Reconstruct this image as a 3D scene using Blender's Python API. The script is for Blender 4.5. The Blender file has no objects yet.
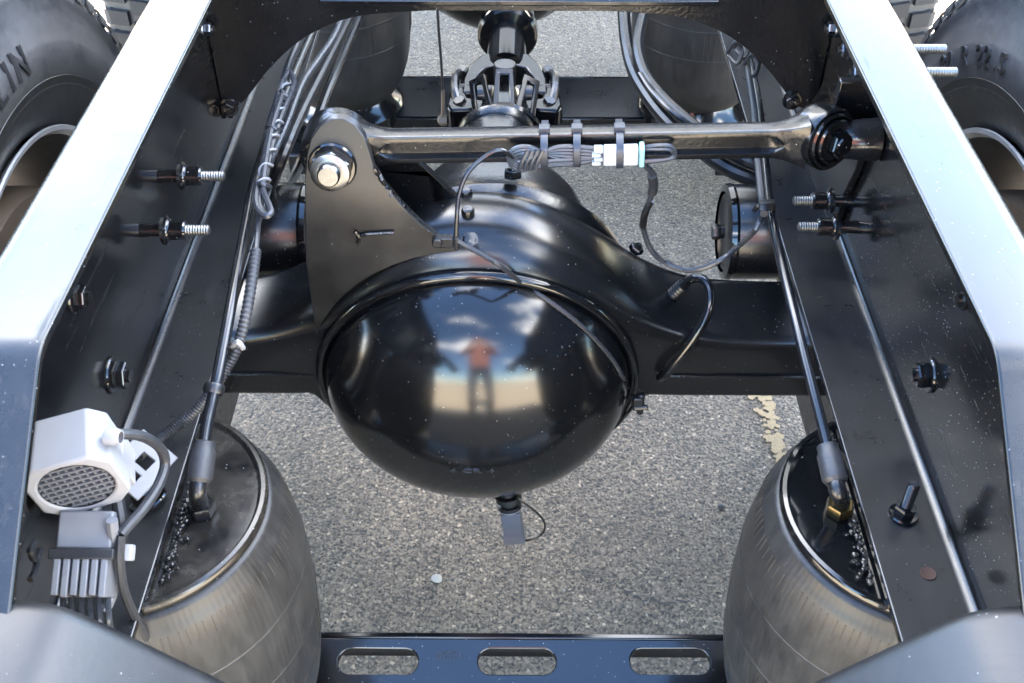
import bpy, bmesh, math, random
from mathutils import Vector, Matrix, noise
random.seed(7)
R_ = math.radians
scene = bpy.context.scene
col = scene.collection

# ------------------------------------------------------------------ camera
THETA, YAW, FPX = 42.0, 0.39, 1081.0
CAM = Vector((0.0, 0.0, 1.55))
RM = Matrix.Rotation(R_(YAW), 3, 'Z') @ Matrix.Rotation(R_(90 - THETA), 3, 'X')
cd = bpy.data.cameras.new('camera')
cd.sensor_width = 36.0
cd.lens = FPX / 1024 * 36.0
cd.clip_start = 0.05
cd.clip_end = 500
cam = bpy.data.objects.new('camera', cd)
cam.location = CAM
cam.rotation_euler = (R_(90 - THETA), 0, R_(YAW))
col.objects.link(cam)
scene.camera = cam
cd.dof.use_dof = True
cd.dof.focus_distance = 1.42
cd.dof.aperture_fstop = 16.0

# ------------------------------------------------------------------ sky, sun, exposure
SUN_EL, SUN_AZ = 44.0, 0.0           # azimuth from +Y (truck's front), positive to the right
w = bpy.data.worlds.new('World'); scene.world = w; w.use_nodes = True
nt = w.node_tree; nt.nodes.clear()
def N(t, typ, **kw):
    n = t.nodes.new(typ)
    for k, v in kw.items(): setattr(n, k, v)
    return n
sky = N(nt, 'ShaderNodeTexSky', sky_type='NISHITA', sun_disc=False)
sky.air_density = 1.0; sky.dust_density = .4; sky.ozone_density = 2.5
sky.sun_elevation = R_(SUN_EL); sky.sun_rotation = R_(SUN_AZ)
tc = N(nt, 'ShaderNodeTexCoord')
mp = N(nt, 'ShaderNodeMapping'); mp.inputs['Scale'].default_value = (1, 1, 2.2); mp.inputs['Location'].default_value = (1.35, 0.9, 0.4)
nz = N(nt, 'ShaderNodeTexNoise'); nz.inputs['Scale'].default_value = 1.7; nz.inputs['Detail'].default_value = 5; nz.inputs['Roughness'].default_value = 0.55
cr = N(nt, 'ShaderNodeValToRGB'); cr.color_ramp.elements[0].position = 0.53; cr.color_ramp.elements[1].position = 0.70
mx = N(nt, 'ShaderNodeMixRGB'); mx.inputs[2].default_value = (16, 15.8, 15.4, 1)
bg = N(nt, 'ShaderNodeBackground'); bg.inputs[1].default_value = 0.1
wo = N(nt, 'ShaderNodeOutputWorld')
L = nt.links.new
L(tc.outputs['Generated'], mp.inputs[0]); L(mp.outputs[0], nz.inputs[0]); L(nz.outputs[0], cr.inputs[0])
L(cr.outputs[0], mx.inputs[0]); hs = N(nt, 'ShaderNodeHueSaturation'); hs.inputs['Saturation'].default_value = 1.1
L(sky.outputs[0], hs.inputs['Color']); L(hs.outputs[0], mx.inputs[1]); L(mx.outputs[0], bg.inputs[0]); L(bg.outputs[0], wo.inputs[0])

sd = bpy.data.lights.new('sun', 'SUN'); sd.energy = 4.0; sd.angle = R_(0.5); sd.color = (1.0, 0.9, 0.76)
sun = bpy.data.objects.new('sun', sd); col.objects.link(sun)
sv = Vector((math.sin(R_(SUN_AZ)) * math.cos(R_(SUN_EL)), math.cos(R_(SUN_AZ)) * math.cos(R_(SUN_EL)), math.sin(R_(SUN_EL))))
sun.rotation_euler = sv.to_track_quat('Z', 'Y').to_euler()
scene.view_settings.view_transform = 'Standard'
scene.view_settings.look = 'None'
scene.view_settings.exposure = 4.4
scene.view_settings.gamma = 1.0
scene.render.engine = 'CYCLES'

# ------------------------------------------------------------------ pixel helper
def P(u, v, X=None, Y=None, Z=None):
    d = RM @ Vector(((u - 512) / FPX, -(v - 341.5) / FPX, -1))
    if X is not None: t = (X - CAM.x) / d.x
    elif Y is not None: t = (Y - CAM.y) / d.y
    else: t = (Z - CAM.z) / d.z
    return CAM + d * t

# ------------------------------------------------------------------ materials
MATS = {}
def newmat(name):
    m = bpy.data.materials.new(name); m.use_nodes = True
    t = m.node_tree; b = t.nodes['Principled BSDF']
    MATS[name] = m
    return m, t, b
def paint(name, base=(.0032, .0033, .0036), rough=.16, dust=.25, specks=.30, speck_scale=110, bump=.0, dustcol=(.075, .072, .068), orange=.03, scratch=0.0, settle=0.0):
    """black chassis paint: gloss, patchy dust film, pale specks"""
    m, t, b = newmat(name); l = t.links.new
    c = N(t, 'ShaderNodeTexCoord')
    n1 = N(t, 'ShaderNodeTexNoise'); n1.inputs['Scale'].default_value = 9; n1.inputs['Detail'].default_value = 8; n1.inputs['Roughness'].default_value = .65
    r1 = N(t, 'ShaderNodeValToRGB'); r1.color_ramp.elements[0].position = .38; r1.color_ramp.elements[1].position = .78
    n2 = N(t, 'ShaderNodeTexNoise'); n2.inputs['Scale'].default_value = 160; n2.inputs['Detail'].default_value = 4
    v = N(t, 'ShaderNodeTexVoronoi'); v.inputs['Scale'].default_value = speck_scale
    lt = N(t, 'ShaderNodeMath', operation='LESS_THAN')
    sep = N(t, 'ShaderNodeSeparateColor')
    sz = N(t, 'ShaderNodeMath', operation='MULTIPLY'); sz.inputs[1].default_value = .15
    g = N(t, 'ShaderNodeMath', operation='LESS_THAN'); g.inputs[1].default_value = specks * .7
    ml = N(t, 'ShaderNodeMath', operation='MULTIPLY')
    for q in (n1, n2, v): l(c.outputs['Object'], q.inputs['Vector'])
    l(n1.outputs[0], r1.inputs[0])
    l(v.outputs['Color'], sep.inputs[0]); l(sep.outputs[1], sz.inputs[0])
    l(v.outputs['Distance'], lt.inputs[0]); l(sz.outputs[0], lt.inputs[1])
    l(sep.outputs[0], g.inputs[0]); l(lt.outputs[0], ml.inputs[0]); l(g.outputs[0], ml.inputs[1])
    df = N(t, 'ShaderNodeMath', operation='MULTIPLY'); df.inputs[1].default_value = dust
    grain = N(t, 'ShaderNodeMath', operation='MULTIPLY_ADD'); grain.inputs[1].default_value = .9; grain.inputs[2].default_value = .15
    l(n2.outputs[0], grain.inputs[0]); d2 = N(t, 'ShaderNodeMath', operation='MULTIPLY')
    l(r1.outputs[0], df.inputs[0]); l(df.outputs[0], d2.inputs[0]); l(grain.outputs[0], d2.inputs[1])
    dust_out = d2
    if settle:
        ge = N(t, 'ShaderNodeNewGeometry'); sx = N(t, 'ShaderNodeSeparateXYZ'); l(ge.outputs['Normal'], sx.inputs[0])
        up = N(t, 'ShaderNodeMapRange'); up.inputs[1].default_value = .55; up.inputs[2].default_value = .95; up.inputs[4].default_value = settle; l(sx.outputs[2], up.inputs[0])
        nd = N(t, 'ShaderNodeTexNoise'); nd.inputs['Scale'].default_value = 24; nd.inputs['Detail'].default_value = 9; nd.inputs['Roughness'].default_value = .75; l(c.outputs['Object'], nd.inputs['Vector'])
        um = N(t, 'ShaderNodeMath', operation='MULTIPLY'); l(up.outputs[0], um.inputs[0]); l(nd.outputs[0], um.inputs[1])
        ud = N(t, 'ShaderNodeMath', operation='ADD', use_clamp=True); l(um.outputs[0], ud.inputs[0]); l(d2.outputs[0], ud.inputs[1]); dust_out = ud
    m1 = N(t, 'ShaderNodeMixRGB'); m1.inputs[1].default_value = (*base, 1); m1.inputs[2].default_value = (*dustcol, 1)
    l(dust_out.outputs[0], m1.inputs[0])
    m2 = N(t, 'ShaderNodeMixRGB'); m2.inputs[2].default_value = (.20, .205, .21, 1)
    l(ml.outputs[0], m2.inputs[0]); l(m1.outputs[0], m2.inputs[1]); l(m2.outputs[0], b.inputs['Base Color'])
    ro = N(t, 'ShaderNodeMath', operation='MULTIPLY_ADD'); ro.inputs[1].default_value = .55; ro.inputs[2].default_value = rough
    l(dust_out.outputs[0], ro.inputs[0]); l(ro.outputs[0], b.inputs['Roughness'])
    if scratch:
        ms = N(t, 'ShaderNodeMapping'); ms.inputs['Rotation'].default_value = (0, 0, .25); ms.inputs['Scale'].default_value = (90, 5, 90)
        ns = N(t, 'ShaderNodeTexNoise'); ns.inputs['Scale'].default_value = 1.0; ns.inputs['Detail'].default_value = 6; ns.inputs['Roughness'].default_value = .7
        rs = N(t, 'ShaderNodeMapRange'); rs.inputs[1].default_value = .58; rs.inputs[2].default_value = .75; rs.inputs[4].default_value = scratch
        ad = N(t, 'ShaderNodeMath', operation='ADD'); l(c.outputs['Object'], ms.inputs[0]); l(ms.outputs[0], ns.inputs['Vector']); l(ns.outputs[0], rs.inputs[0]); l(rs.outputs[0], ad.inputs[0]); l(ro.outputs[0], ad.inputs[1]); l(ad.outputs[0], b.inputs['Roughness'])
    bp = N(t, 'ShaderNodeBump'); bp.inputs['Distance'].default_value = .001; bp.inputs['Strength'].default_value = orange + bump
    n3 = N(t, 'ShaderNodeTexNoise'); n3.inputs['Scale'].default_value = 45 if not bump else 190; n3.inputs['Detail'].default_value = 3
    l(c.outputs['Object'], n3.inputs['Vector']); l(n3.outputs[0], bp.inputs['Height']); l(bp.outputs[0], b.inputs['Normal'])
    return m
def simple(name, colr, rough=.5, metal=0, var=.25, scale=40, bump=0.0, spec=.5):
    m, t, b = newmat(name); l = t.links.new
    c = N(t, 'ShaderNodeTexCoord'); n = N(t, 'ShaderNodeTexNoise'); n.inputs['Scale'].default_value = scale; n.inputs['Detail'].default_value = 6
    l(c.outputs['Object'], n.inputs['Vector'])
    mxx = N(t, 'ShaderNodeMixRGB'); mxx.inputs[1].default_value = (*[q * (1 - var) for q in colr], 1); mxx.inputs[2].default_value = (*[min(1, q * (1 + var)) for q in colr], 1)
    l(n.outputs[0], mxx.inputs[0]); l(mxx.outputs[0], b.inputs['Base Color'])
    ro = N(t, 'ShaderNodeMath', operation='MULTIPLY_ADD'); ro.inputs[1].default_value = .25; ro.inputs[2].default_value = max(.02, rough - .12)
    l(n.outputs[0], ro.inputs[0]); l(ro.outputs[0], b.inputs['Roughness'])
    b.inputs['Metallic'].default_value = metal; b.inputs['Specular IOR Level'].default_value = spec
    if bump:
        bp = N(t, 'ShaderNodeBump'); bp.inputs['Strength'].default_value = bump; bp.inputs['Distance'].default_value = .002
        l(n.outputs[0], bp.inputs['Height']); l(bp.outputs[0], b.inputs['Normal'])
    return m
paint('housing_paint', rough=.23, dust=.08, specks=.4, speck_scale=220, orange=.02)
paint('tail_paint', rough=.40, dust=.25, specks=.35, speck_scale=190, dustcol=(.05, .047, .043), bump=.12)
paint('rail_paint', rough=.15, dust=.10, specks=.45, speck_scale=230, dustcol=(.032, .032, .032), scratch=.35, settle=.55)
paint('rod_paint', rough=.2, dust=.08, specks=.25, speck_scale=170, bump=.2)
paint('joint_paint', rough=.13, dust=.05, specks=.05)
paint('plate_lit_dust', rough=.18, dust=.7, specks=.45, speck_scale=220, dustcol=(.10, .085, .062))  # dust tinted paler and tan, so the left plate looks sunlit by colour
paint('gloss_paint', rough=.07, dust=.10, specks=.30, speck_scale=200, orange=.02)
paint('cover_paint', rough=.15, dust=.05, specks=.6, speck_scale=210, orange=.035)
paint('rough_paint', rough=.22, dust=.12, specks=.4, speck_scale=200, bump=.35)
paint('cast_paint', rough=.16, dust=.15, specks=.3, bump=.9)
paint('dusty_paint', rough=.28, dust=.45, specks=.2, speck_scale=150, dustcol=(.06, .057, .05))
paint('bar_paint', rough=.11, dust=.12, specks=.3, speck_scale=220)
paint('crossmember_paint', rough=.28, dust=.7, specks=.5, speck_scale=170, dustcol=(.07, .068, .062))
MATS['joint_paint'].node_tree.nodes['Principled BSDF'].inputs['Specular IOR Level'].default_value = .25
simple('black_steel', (.006, .006, .0065), .3, var=.4)
simple('zinc', (.20, .20, .195), .42, metal=1.0, var=.2, scale=120)
simple('glint_steel', (.22, .23, .25), .3, metal=1.0, var=.5, scale=90, bump=.5)  # metal tone standing in for glints on wet black paint
simple('bright_steel', (.17, .17, .165), .30, metal=1.0, var=.15, scale=200)
simple('hose_rubber', (.007, .007, .0075), .32, var=.4, scale=60)
simple('nylon_tube', (.006, .0065, .0075), .22, var=.3)
simple('grey_wire', (.028, .030, .034), .3, var=.3, scale=90)
simple('loom', (.018, .019, .021), .5, var=.4, scale=120, bump=.3)
simple('tie_plastic', (.02, .022, .027), .35, var=.2)
simple('white_plastic', (.33, .34, .33), .45, var=.06, scale=25)
simple('pale_teal_plastic', (.18, .36, .33), .45, var=.1)
simple('plug_plastic', (.13, .133, .14), .45, var=.2)
simple('alarm_plastic', (.23, .23, .23), .5, var=.1, scale=30, bump=.05)
simple('grey_plastic', (.09, .093, .10), .42, var=.2)
simple('dark_plastic', (.012, .012, .013), .5, var=.3)
simple('rim_steel', (.45, .46, .48), .42, metal=.6, var=.25, scale=15)
simple('hub_steel', (.11, .085, .06), .6, metal=.2, var=.5, scale=18, bump=.3)
simple('rust', (.05, .022, .012), .8, var=.5, scale=60, bump=.4)
simple('brass', (.14, .10, .045), .35, metal=1)
simple('pebble_stone', (.30, .28, .25), .7, var=.1)
simple('grit_stone', (.20, .185, .16), .8, var=.6, scale=3)
simple('paint_mark', (.30, .22, .12), .8, var=.35, scale=220, bump=.4)
simple('tread_rubber', (.022, .021, .020), .75, var=.5, scale=25, bump=.2)
simple('stone_dust', (.34, .30, .25), .9, var=.5, scale=30, bump=.3)
simple('red_cloth', (.42, .10, .08), .9, var=.3, scale=20)
simple('denim', (.05, .06, .09), .9, var=.3, scale=30)
simple('skin', (.45, .27, .2), .6, var=.1)
simple('hair', (.02, .015, .012), .6, var=.2)
simple('cab_paint', (.78, .78, .77), .3, var=.1, scale=3)
simple('cab_glass', (.02, .025, .03), .08, var=.1)
simple('camera_black', (.02, .02, .02), .4)

def rubber(name, base, hi, rough, vscale, ribs=0):
    """air-bag / tyre rubber: brownish film, vertical scuffs, fine cross-hatch"""
    m, t, b = newmat(name); l = t.links.new
    c = N(t, 'ShaderNodeTexCoord')
    mpp = N(t, 'ShaderNodeMapping'); mpp.inputs['Scale'].default_value = vscale
    n = N(t, 'ShaderNodeTexNoise'); n.inputs['Scale'].default_value = 75; n.inputs['Detail'].default_value = 9; n.inputs['Roughness'].default_value = .6
    n2 = N(t, 'ShaderNodeTexNoise'); n2.inputs['Scale'].default_value = 7; n2.inputs['Detail'].default_value = 6
    l(c.outputs['Object'], mpp.inputs[0]); l(mpp.outputs[0], n.inputs['Vector']); l(c.outputs['Object'], n2.inputs['Vector'])
    r = N(t, 'ShaderNodeValToRGB'); r.color_ramp.elements[0].position = .35; r.color_ramp.elements[1].position = .72
    a = N(t, 'ShaderNodeMath', operation='MULTIPLY_ADD'); a.inputs[1].default_value = .6
    h2 = N(t, 'ShaderNodeMath', operation='MULTIPLY'); h2.inputs[1].default_value = .45
    l(n2.outputs[0], h2.inputs[0]); l(n.outputs[0], a.inputs[0]); l(h2.outputs[0], a.inputs[2]); l(a.outputs[0], r.inputs[0])
    mxx = N(t, 'ShaderNodeMixRGB'); mxx.inputs[1].default_value = (*base, 1); mxx.inputs[2].default_value = (*hi, 1)
    l(r.outputs[0], mxx.inputs[0]); l(mxx.outputs[0], b.inputs['Base Color'])
    ro = N(t, 'ShaderNodeMath', operation='MULTIPLY_ADD'); ro.inputs[1].default_value = .2; ro.inputs[2].default_value = rough
    l(r.outputs[0], ro.inputs[0]); l(ro.outputs[0], b.inputs['Roughness'])
    bp = N(t, 'ShaderNodeBump'); bp.inputs['Strength'].default_value = .12; bp.inputs['Distance'].default_value = .002
    l(n.outputs[0], bp.inputs['Height']); l(bp.outputs[0], b.inputs['Normal'])
    if ribs:
        gr = N(t, 'ShaderNodeTexGradient', gradient_type='RADIAL'); l(c.outputs['Object'], gr.inputs[0])
        mm_ = N(t, 'ShaderNodeMath', operation='MULTIPLY'); mm_.inputs[1].default_value = 6.2832 * ribs; l(gr.outputs[1], mm_.inputs[0])
        si = N(t, 'ShaderNodeMath', operation='SINE'); l(mm_.outputs[0], si.inputs[0])
        b2 = N(t, 'ShaderNodeBump'); b2.inputs['Strength'].default_value = .05; b2.inputs['Distance'].default_value = .0012; l(si.outputs[0], b2.inputs['Height']); l(bp.outputs[0], b2.inputs['Normal']); l(b2.outputs[0], b.inputs['Normal'])
rubber('bag_rubber', (.010, .0098, .0095), (.030, .029, .027), .30, (1.0, 1.0, .35), 150)
MATS['bag_rubber'].node_tree.nodes['Principled BSDF'].inputs['Specular IOR Level'].default_value = .34
rubber('tyre_rubber', (.022, .023, .025), (.062, .061, .060), .45, (1.0, 1.0, 1.0))

def asphalt():
    m, t, b = newmat('asphalt'); l = t.links.new
    c = N(t, 'ShaderNodeTexCoord')
    v1 = N(t, 'ShaderNodeTexVoronoi'); v1.inputs['Scale'].default_value = 145; v1.inputs['Randomness'].default_value = 1
    v2 = N(t, 'ShaderNodeTexVoronoi'); v2.inputs['Scale'].default_value = 260
    nn = N(t, 'ShaderNodeTexNoise'); nn.inputs['Scale'].default_value = 3.2; nn.inputs['Detail'].default_value = 6
    nf = N(t, 'ShaderNodeTexNoise'); nf.inputs['Scale'].default_value = 420; nf.inputs['Detail'].default_value = 3
    nw = N(t, 'ShaderNodeTexNoise'); nw.inputs['Scale'].default_value = 70
    wv = N(t, 'ShaderNodeVectorMath', operation='MULTIPLY_ADD'); wv.inputs[1].default_value = (.012, .012, .012)
    l(c.outputs['Object'], nw.inputs['Vector']); l(nw.outputs['Color'], wv.inputs[0]); l(c.outputs['Object'], wv.inputs[2])
    for q in (v1, v2): l(wv.outputs[0], q.inputs['Vector'])
    for q in (nn, nf): l(c.outputs['Object'], q.inputs['Vector'])
    s1 = N(t, 'ShaderNodeSeparateColor'); s2 = N(t, 'ShaderNodeSeparateColor')
    l(v1.outputs['Color'], s1.inputs[0]); l(v2.outputs['Color'], s2.inputs[0])
    r1 = N(t, 'ShaderNodeValToRGB'); e = r1.color_ramp
    e.elements[0].position = 0; e.elements[0].color = (.030, .028, .025, 1)
    e.elements[1].position = 1; e.elements[1].color = (0.421, 0.326, 0.225, 1)
    for p, cc in ((.35, (0.088, 0.068, 0.048, 1)), (.6, (0.135, 0.104, 0.073, 1)), (.82, (0.193, 0.149, 0.103, 1)), (.93, (0.275, 0.213, 0.148, 1))):
        q = e.elements.new(p); q.color = cc
    l(s1.outputs[0], r1.inputs[0])
    r2 = N(t, 'ShaderNodeValToRGB'); r2.color_ramp.elements[0].color = (.008, .008, .008, 1); r2.color_ramp.elements[1].color = (0.222, 0.172, 0.119, 1)
    l(s2.outputs[0], r2.inputs[0])
    # gaps between stones show the dark binder with small grit
    g = N(t, 'ShaderNodeMapRange'); g.inputs[1].default_value = .30; g.inputs[2].default_value = .55
    l(v1.outputs['Distance'], g.inputs[0])
    mm = N(t, 'ShaderNodeMixRGB'); l(g.outputs[0], mm.inputs[0]); l(r1.outputs[0], mm.inputs[1]); l(r2.outputs[0], mm.inputs[2])
    big = N(t, 'ShaderNodeMapRange'); big.inputs[3].default_value = .42; big.inputs[4].default_value = 1.42
    l(nn.outputs[0], big.inputs[0])
    mu = N(t, 'ShaderNodeMixRGB', blend_type='MULTIPLY'); mu.inputs[0].default_value = 1
    l(mm.outputs[0], mu.inputs[1]); l(big.outputs[0], mu.inputs[2])
    fi = N(t, 'ShaderNodeMapRange'); fi.inputs[3].default_value = .7; fi.inputs[4].default_value = 1.3
    l(nf.outputs[0], fi.inputs[0])
    m3 = N(t, 'ShaderNodeMixRGB', blend_type='MULTIPLY'); m3.inputs[0].default_value = 1
    l(mu.outputs[0], m3.inputs[1]); l(fi.outputs[0], m3.inputs[2]); l(m3.outputs[0], b.inputs['Base Color'])
    b.inputs['Roughness'].default_value = .72
    inv = N(t, 'ShaderNodeMath', operation='MULTIPLY_ADD'); inv.inputs[1].default_value = -1.0; l(v1.outputs['Distance'], inv.inputs[0]); l(s1.outputs[1], inv.inputs[2])
    bp = N(t, 'ShaderNodeBump'); bp.inputs['Strength'].default_value = .8; bp.inputs['Distance'].default_value = .004
    l(inv.outputs[0], bp.inputs['Height']); l(bp.outputs[0], b.inputs['Normal'])
asphalt()
simple('concrete', (.64, .53, .37), .85, var=.15, scale=4)

# ------------------------------------------------------------------ mesh helpers
def wloc(o):
    v = Vector((0, 0, 0))
    while o: v += o.location; o = o.parent
    return v
def obj(name, bm, mat, parent=None, sharp=35, bevel=0, bseg=2, recalc=True):
    if recalc: bmesh.ops.recalc_face_normals(bm, faces=bm.faces)
    for f in bm.faces: f.smooth = True
    for e in bm.edges:
        if len(e.link_faces) == 2 and e.calc_face_angle(0) > R_(sharp): e.smooth = False
    me = bpy.data.meshes.new(name)
    if parent: bmesh.ops.translate(bm, verts=bm.verts, vec=-wloc(parent))
    bm.to_mesh(me); bm.free()
    me.materials.append(MATS[mat])
    o = bpy.data.objects.new(name, me); col.objects.link(o)
    if parent: o.parent = parent
    if bevel:
        b = o.modifiers.new('bevel', 'BEVEL'); b.width = bevel; b.segments = bseg; b.limit_method = 'ANGLE'; b.angle_limit = R_(40); b.harden_normals = False
    return o
def tag(o, label, cat, group=None):
    o['label'] = label; o['category'] = cat
    if group: o['group'] = group
    return o
def thing(name, label, cat, loc=(0, 0, 0), group=None):
    o = bpy.data.objects.new(name, None); col.objects.link(o); o.location = loc; o.empty_display_size = .05
    return tag(o, label, cat, group)
def frame_of(d, up=None):
    d = Vector(d).normalized()
    u = Vector(up) if up else (Vector((0, 0, 1)) if abs(d.z) < .9 else Vector((0, 1, 0)))
    x = u.cross(d).normalized(); y = d.cross(x)
    return x, y, d
def lathe(bm, prof, origin, axis, seg=32, up=None, closed=False):
    """prof: (r, a) pairs, a along axis"""
    x, y, d = frame_of(axis, up); o = Vector(origin); rings = []
    for r, a in prof:
        if r < 1e-6: rings.append([bm.verts.new(o + d * a)])
        else: rings.append([bm.verts.new(o + d * a + (x * math.cos(2 * math.pi * k / seg) + y * math.sin(2 * math.pi * k / seg)) * r) for k in range(seg)])
    pairs = list(zip(rings[:-1], rings[1:]))
    if closed: pairs.append((rings[-1], rings[0]))
    for A, B in pairs:
        for k in range(seg):
            k2 = (k + 1) % seg
            if len(A) == 1 and len(B) == 1: continue
            if len(A) == 1: bm.faces.new((A[0], B[k], B[k2]))
            elif len(B) == 1: bm.faces.new((A[k], A[k2], B[0]))
            else: bm.faces.new((A[k], A[k2], B[k2], B[k]))
def cyl(bm, p0, p1, r0, r1=None, seg=20):
    p0, p1 = Vector(p0), Vector(p1); r1 = r0 if r1 is None else r1; h = (p1 - p0).length
    lathe(bm, [(0, 0), (r0, 0), (r1, h), (0, h)], p0, p1 - p0, seg)
def hexa(bm, p0, axis, r, h, rot=0.0):
    x, y, d = frame_of(axis); p0 = Vector(p0)
    pr = [(r * .93, 0), (r, h * .12), (r, h * .85), (r * .9, h)]
    rings = [[bm.verts.new(p0 + d * a + (x * math.cos(math.pi / 3 * k + rot) + y * math.sin(math.pi / 3 * k + rot)) * q) for k in range(6)] for q, a in pr]
    for A, B in zip(rings[:-1], rings[1:]):
        for k in range(6): bm.faces.new((A[k], A[(k + 1) % 6], B[(k + 1) % 6], B[k]))
    bm.faces.new(rings[0][::-1]); bm.faces.new(rings[-1])
def box(bm, c, s, mat3=None):
    c = Vector(c); M = mat3 or Matrix.Identity(3); vs = []
    for dx in (-.5, .5):
        for dy in (-.5, .5):
            for dz in (-.5, .5): vs.append(bm.verts.new(c + M @ Vector((dx * s[0], dy * s[1], dz * s[2]))))
    for f in ((0, 1, 3, 2), (4, 6, 7, 5), (0, 4, 5, 1), (2, 3, 7, 6), (0, 2, 6, 4), (1, 5, 7, 3)): bm.faces.new([vs[i] for i in f])
def smooth_path(pts, n=8):
    pts = [Vector(p) for p in pts]
    if len(pts) < 3: return pts
    q = [pts[0] * 2 - pts[1]] + pts + [pts[-1] * 2 - pts[-2]]; out = []
    for i in range(1, len(q) - 2):
        a, b, c, d = q[i - 1:i + 3]
        for k in range(n):
            t = k / n
            out.append(.5 * (2 * b + (c - a) * t + (2 * a - 5 * b + 4 * c - d) * t * t + (3 * b - a - 3 * c + d) * t ** 3))
    out.append(pts[-1]); return out
def tube(bm, pts, r, seg=8, n=8, rib=0, rfun=None):
    path = smooth_path(pts, n); prev = None; rings = []
    for i, p in enumerate(path):
        d = (path[min(i + 1, len(path) - 1)] - path[max(i - 1, 0)])
        if d.length < 1e-9: d = Vector((0, 0, 1))
        d.normalize()
        if prev is None: x = frame_of(d)[0]
        else:
            x = prev - d * prev.dot(d)
            x = x.normalized() if x.length > 1e-6 else frame_of(d)[0]
        prev = x; y = d.cross(x)
        rr = r * (1 + (rib if i % 2 else -rib)) if rib else r
        if rfun: rr = rfun(i / (len(path) - 1))
        rings.append([bm.verts.new(p + (x * math.cos(2 * math.pi * k / seg) + y * math.sin(2 * math.pi * k / seg)) * rr) for k in range(seg)])
    for A, B in zip(rings[:-1], rings[1:]):
        for k in range(seg): bm.faces.new((A[k], A[(k + 1) % seg], B[(k + 1) % seg], B[k]))
    bm.faces.new(rings[0][::-1]); bm.faces.new(rings[-1])
def plate(bm, outline, fn, t, holes=()):
    """flat plate: 2-D outline (+holes) in a plane; fn(a, b, c) -> 3-D, thickness c from 0 to t"""
    loops = [list(outline)] + [list(h) for h in holes]
    tmp = bmesh.new(); es = []
    for lp in loops:
        vs = [tmp.verts.new((a, b, 0)) for a, b in lp]
        es += [tmp.edges.new((vs[i], vs[(i + 1) % len(vs)])) for i in range(len(vs))]
    bmesh.ops.triangle_fill(tmp, edges=es, use_beauty=True)
    tmp.verts.ensure_lookup_table(); tmp.verts.index_update()
    tris = [[v.index for v in f.verts] for f in tmp.faces]; co = [v.co.copy() for v in tmp.verts]; tmp.free()
    A = [bm.verts.new(fn(c.x, c.y, 0)) for c in co]; B = [bm.verts.new(fn(c.x, c.y, t)) for c in co]
    for f in tris:
        bm.faces.new([A[i] for i in f]); bm.faces.new([B[i] for i in f][::-1])
    k = 0
    for lp in loops:
        n = len(lp)
        for i in range(n):
            a, b = k + i, k + (i + 1) % n
            bm.faces.new((A[a], A[b], B[b], B[a]))
        k += n
def arc(cx, cy, r, a0, a1, n=8):
    return [(cx + r * math.cos(R_(a0 + (a1 - a0) * k / n)), cy + r * math.sin(R_(a0 + (a1 - a0) * k / n))) for k in range(n + 1)]
def text_mesh(s, size, extrude=.001, align='LEFT', bold=0.0):
    cu = bpy.data.curves.new('t', 'FONT'); cu.body = s; cu.size = size; cu.extrude = extrude; cu.align_x = align; cu.resolution_u = 3; cu.offset = size * bold
    o = bpy.data.objects.new('t', cu); col.objects.link(o)
    bpy.context.view_layer.update()
    me = bpy.data.meshes.new_from_object(o.evaluated_get(bpy.context.evaluated_depsgraph_get()))
    bm = bmesh.new(); bm.from_mesh(me); bpy.data.objects.remove(o); bpy.data.curves.remove(cu); bpy.data.meshes.remove(me)
    return bm
def bolt(parent, p, axis, r=.011, name='bolt', mat='gloss_paint', stud=0.0, washer=True, thread='zinc'):
    """washer + hex nut, and a threaded end when stud > 0"""
    bm = bmesh.new(); d = Vector(axis).normalized(); p = Vector(p)
    if washer: lathe(bm, [(0, -.001), (r * 1.5, -.001), (r * 1.55, .0015), (r * 1.45, .003), (r * .9, .0035), (0, .0035)], p, d, 20)
    hexa(bm, p + d * .0035, d, r * 1.15, r * .95, random.random())
    if not stud: lathe(bm, [(0, 0), (r * .6, 0), (r * .58, .004), (0, .005)], p + d * (r * .95 + .003), d, 14)
    o = obj(name, bm, mat, parent)
    if stud:
        bm = bmesh.new(); pr = [(0, 0), (r * .58, 0)]; a = 0
        while a < stud:
            pr += [(r * .62, a + .0006), (r * .54, a + .0016)]; a += .0022
        pr += [(r * .45, a + .001), (0, a + .001)]
        lathe(bm, pr, p + d * (r * .9 + .002), d, 14)
        obj('threaded_end', bm, thread, o)
    return o

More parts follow.
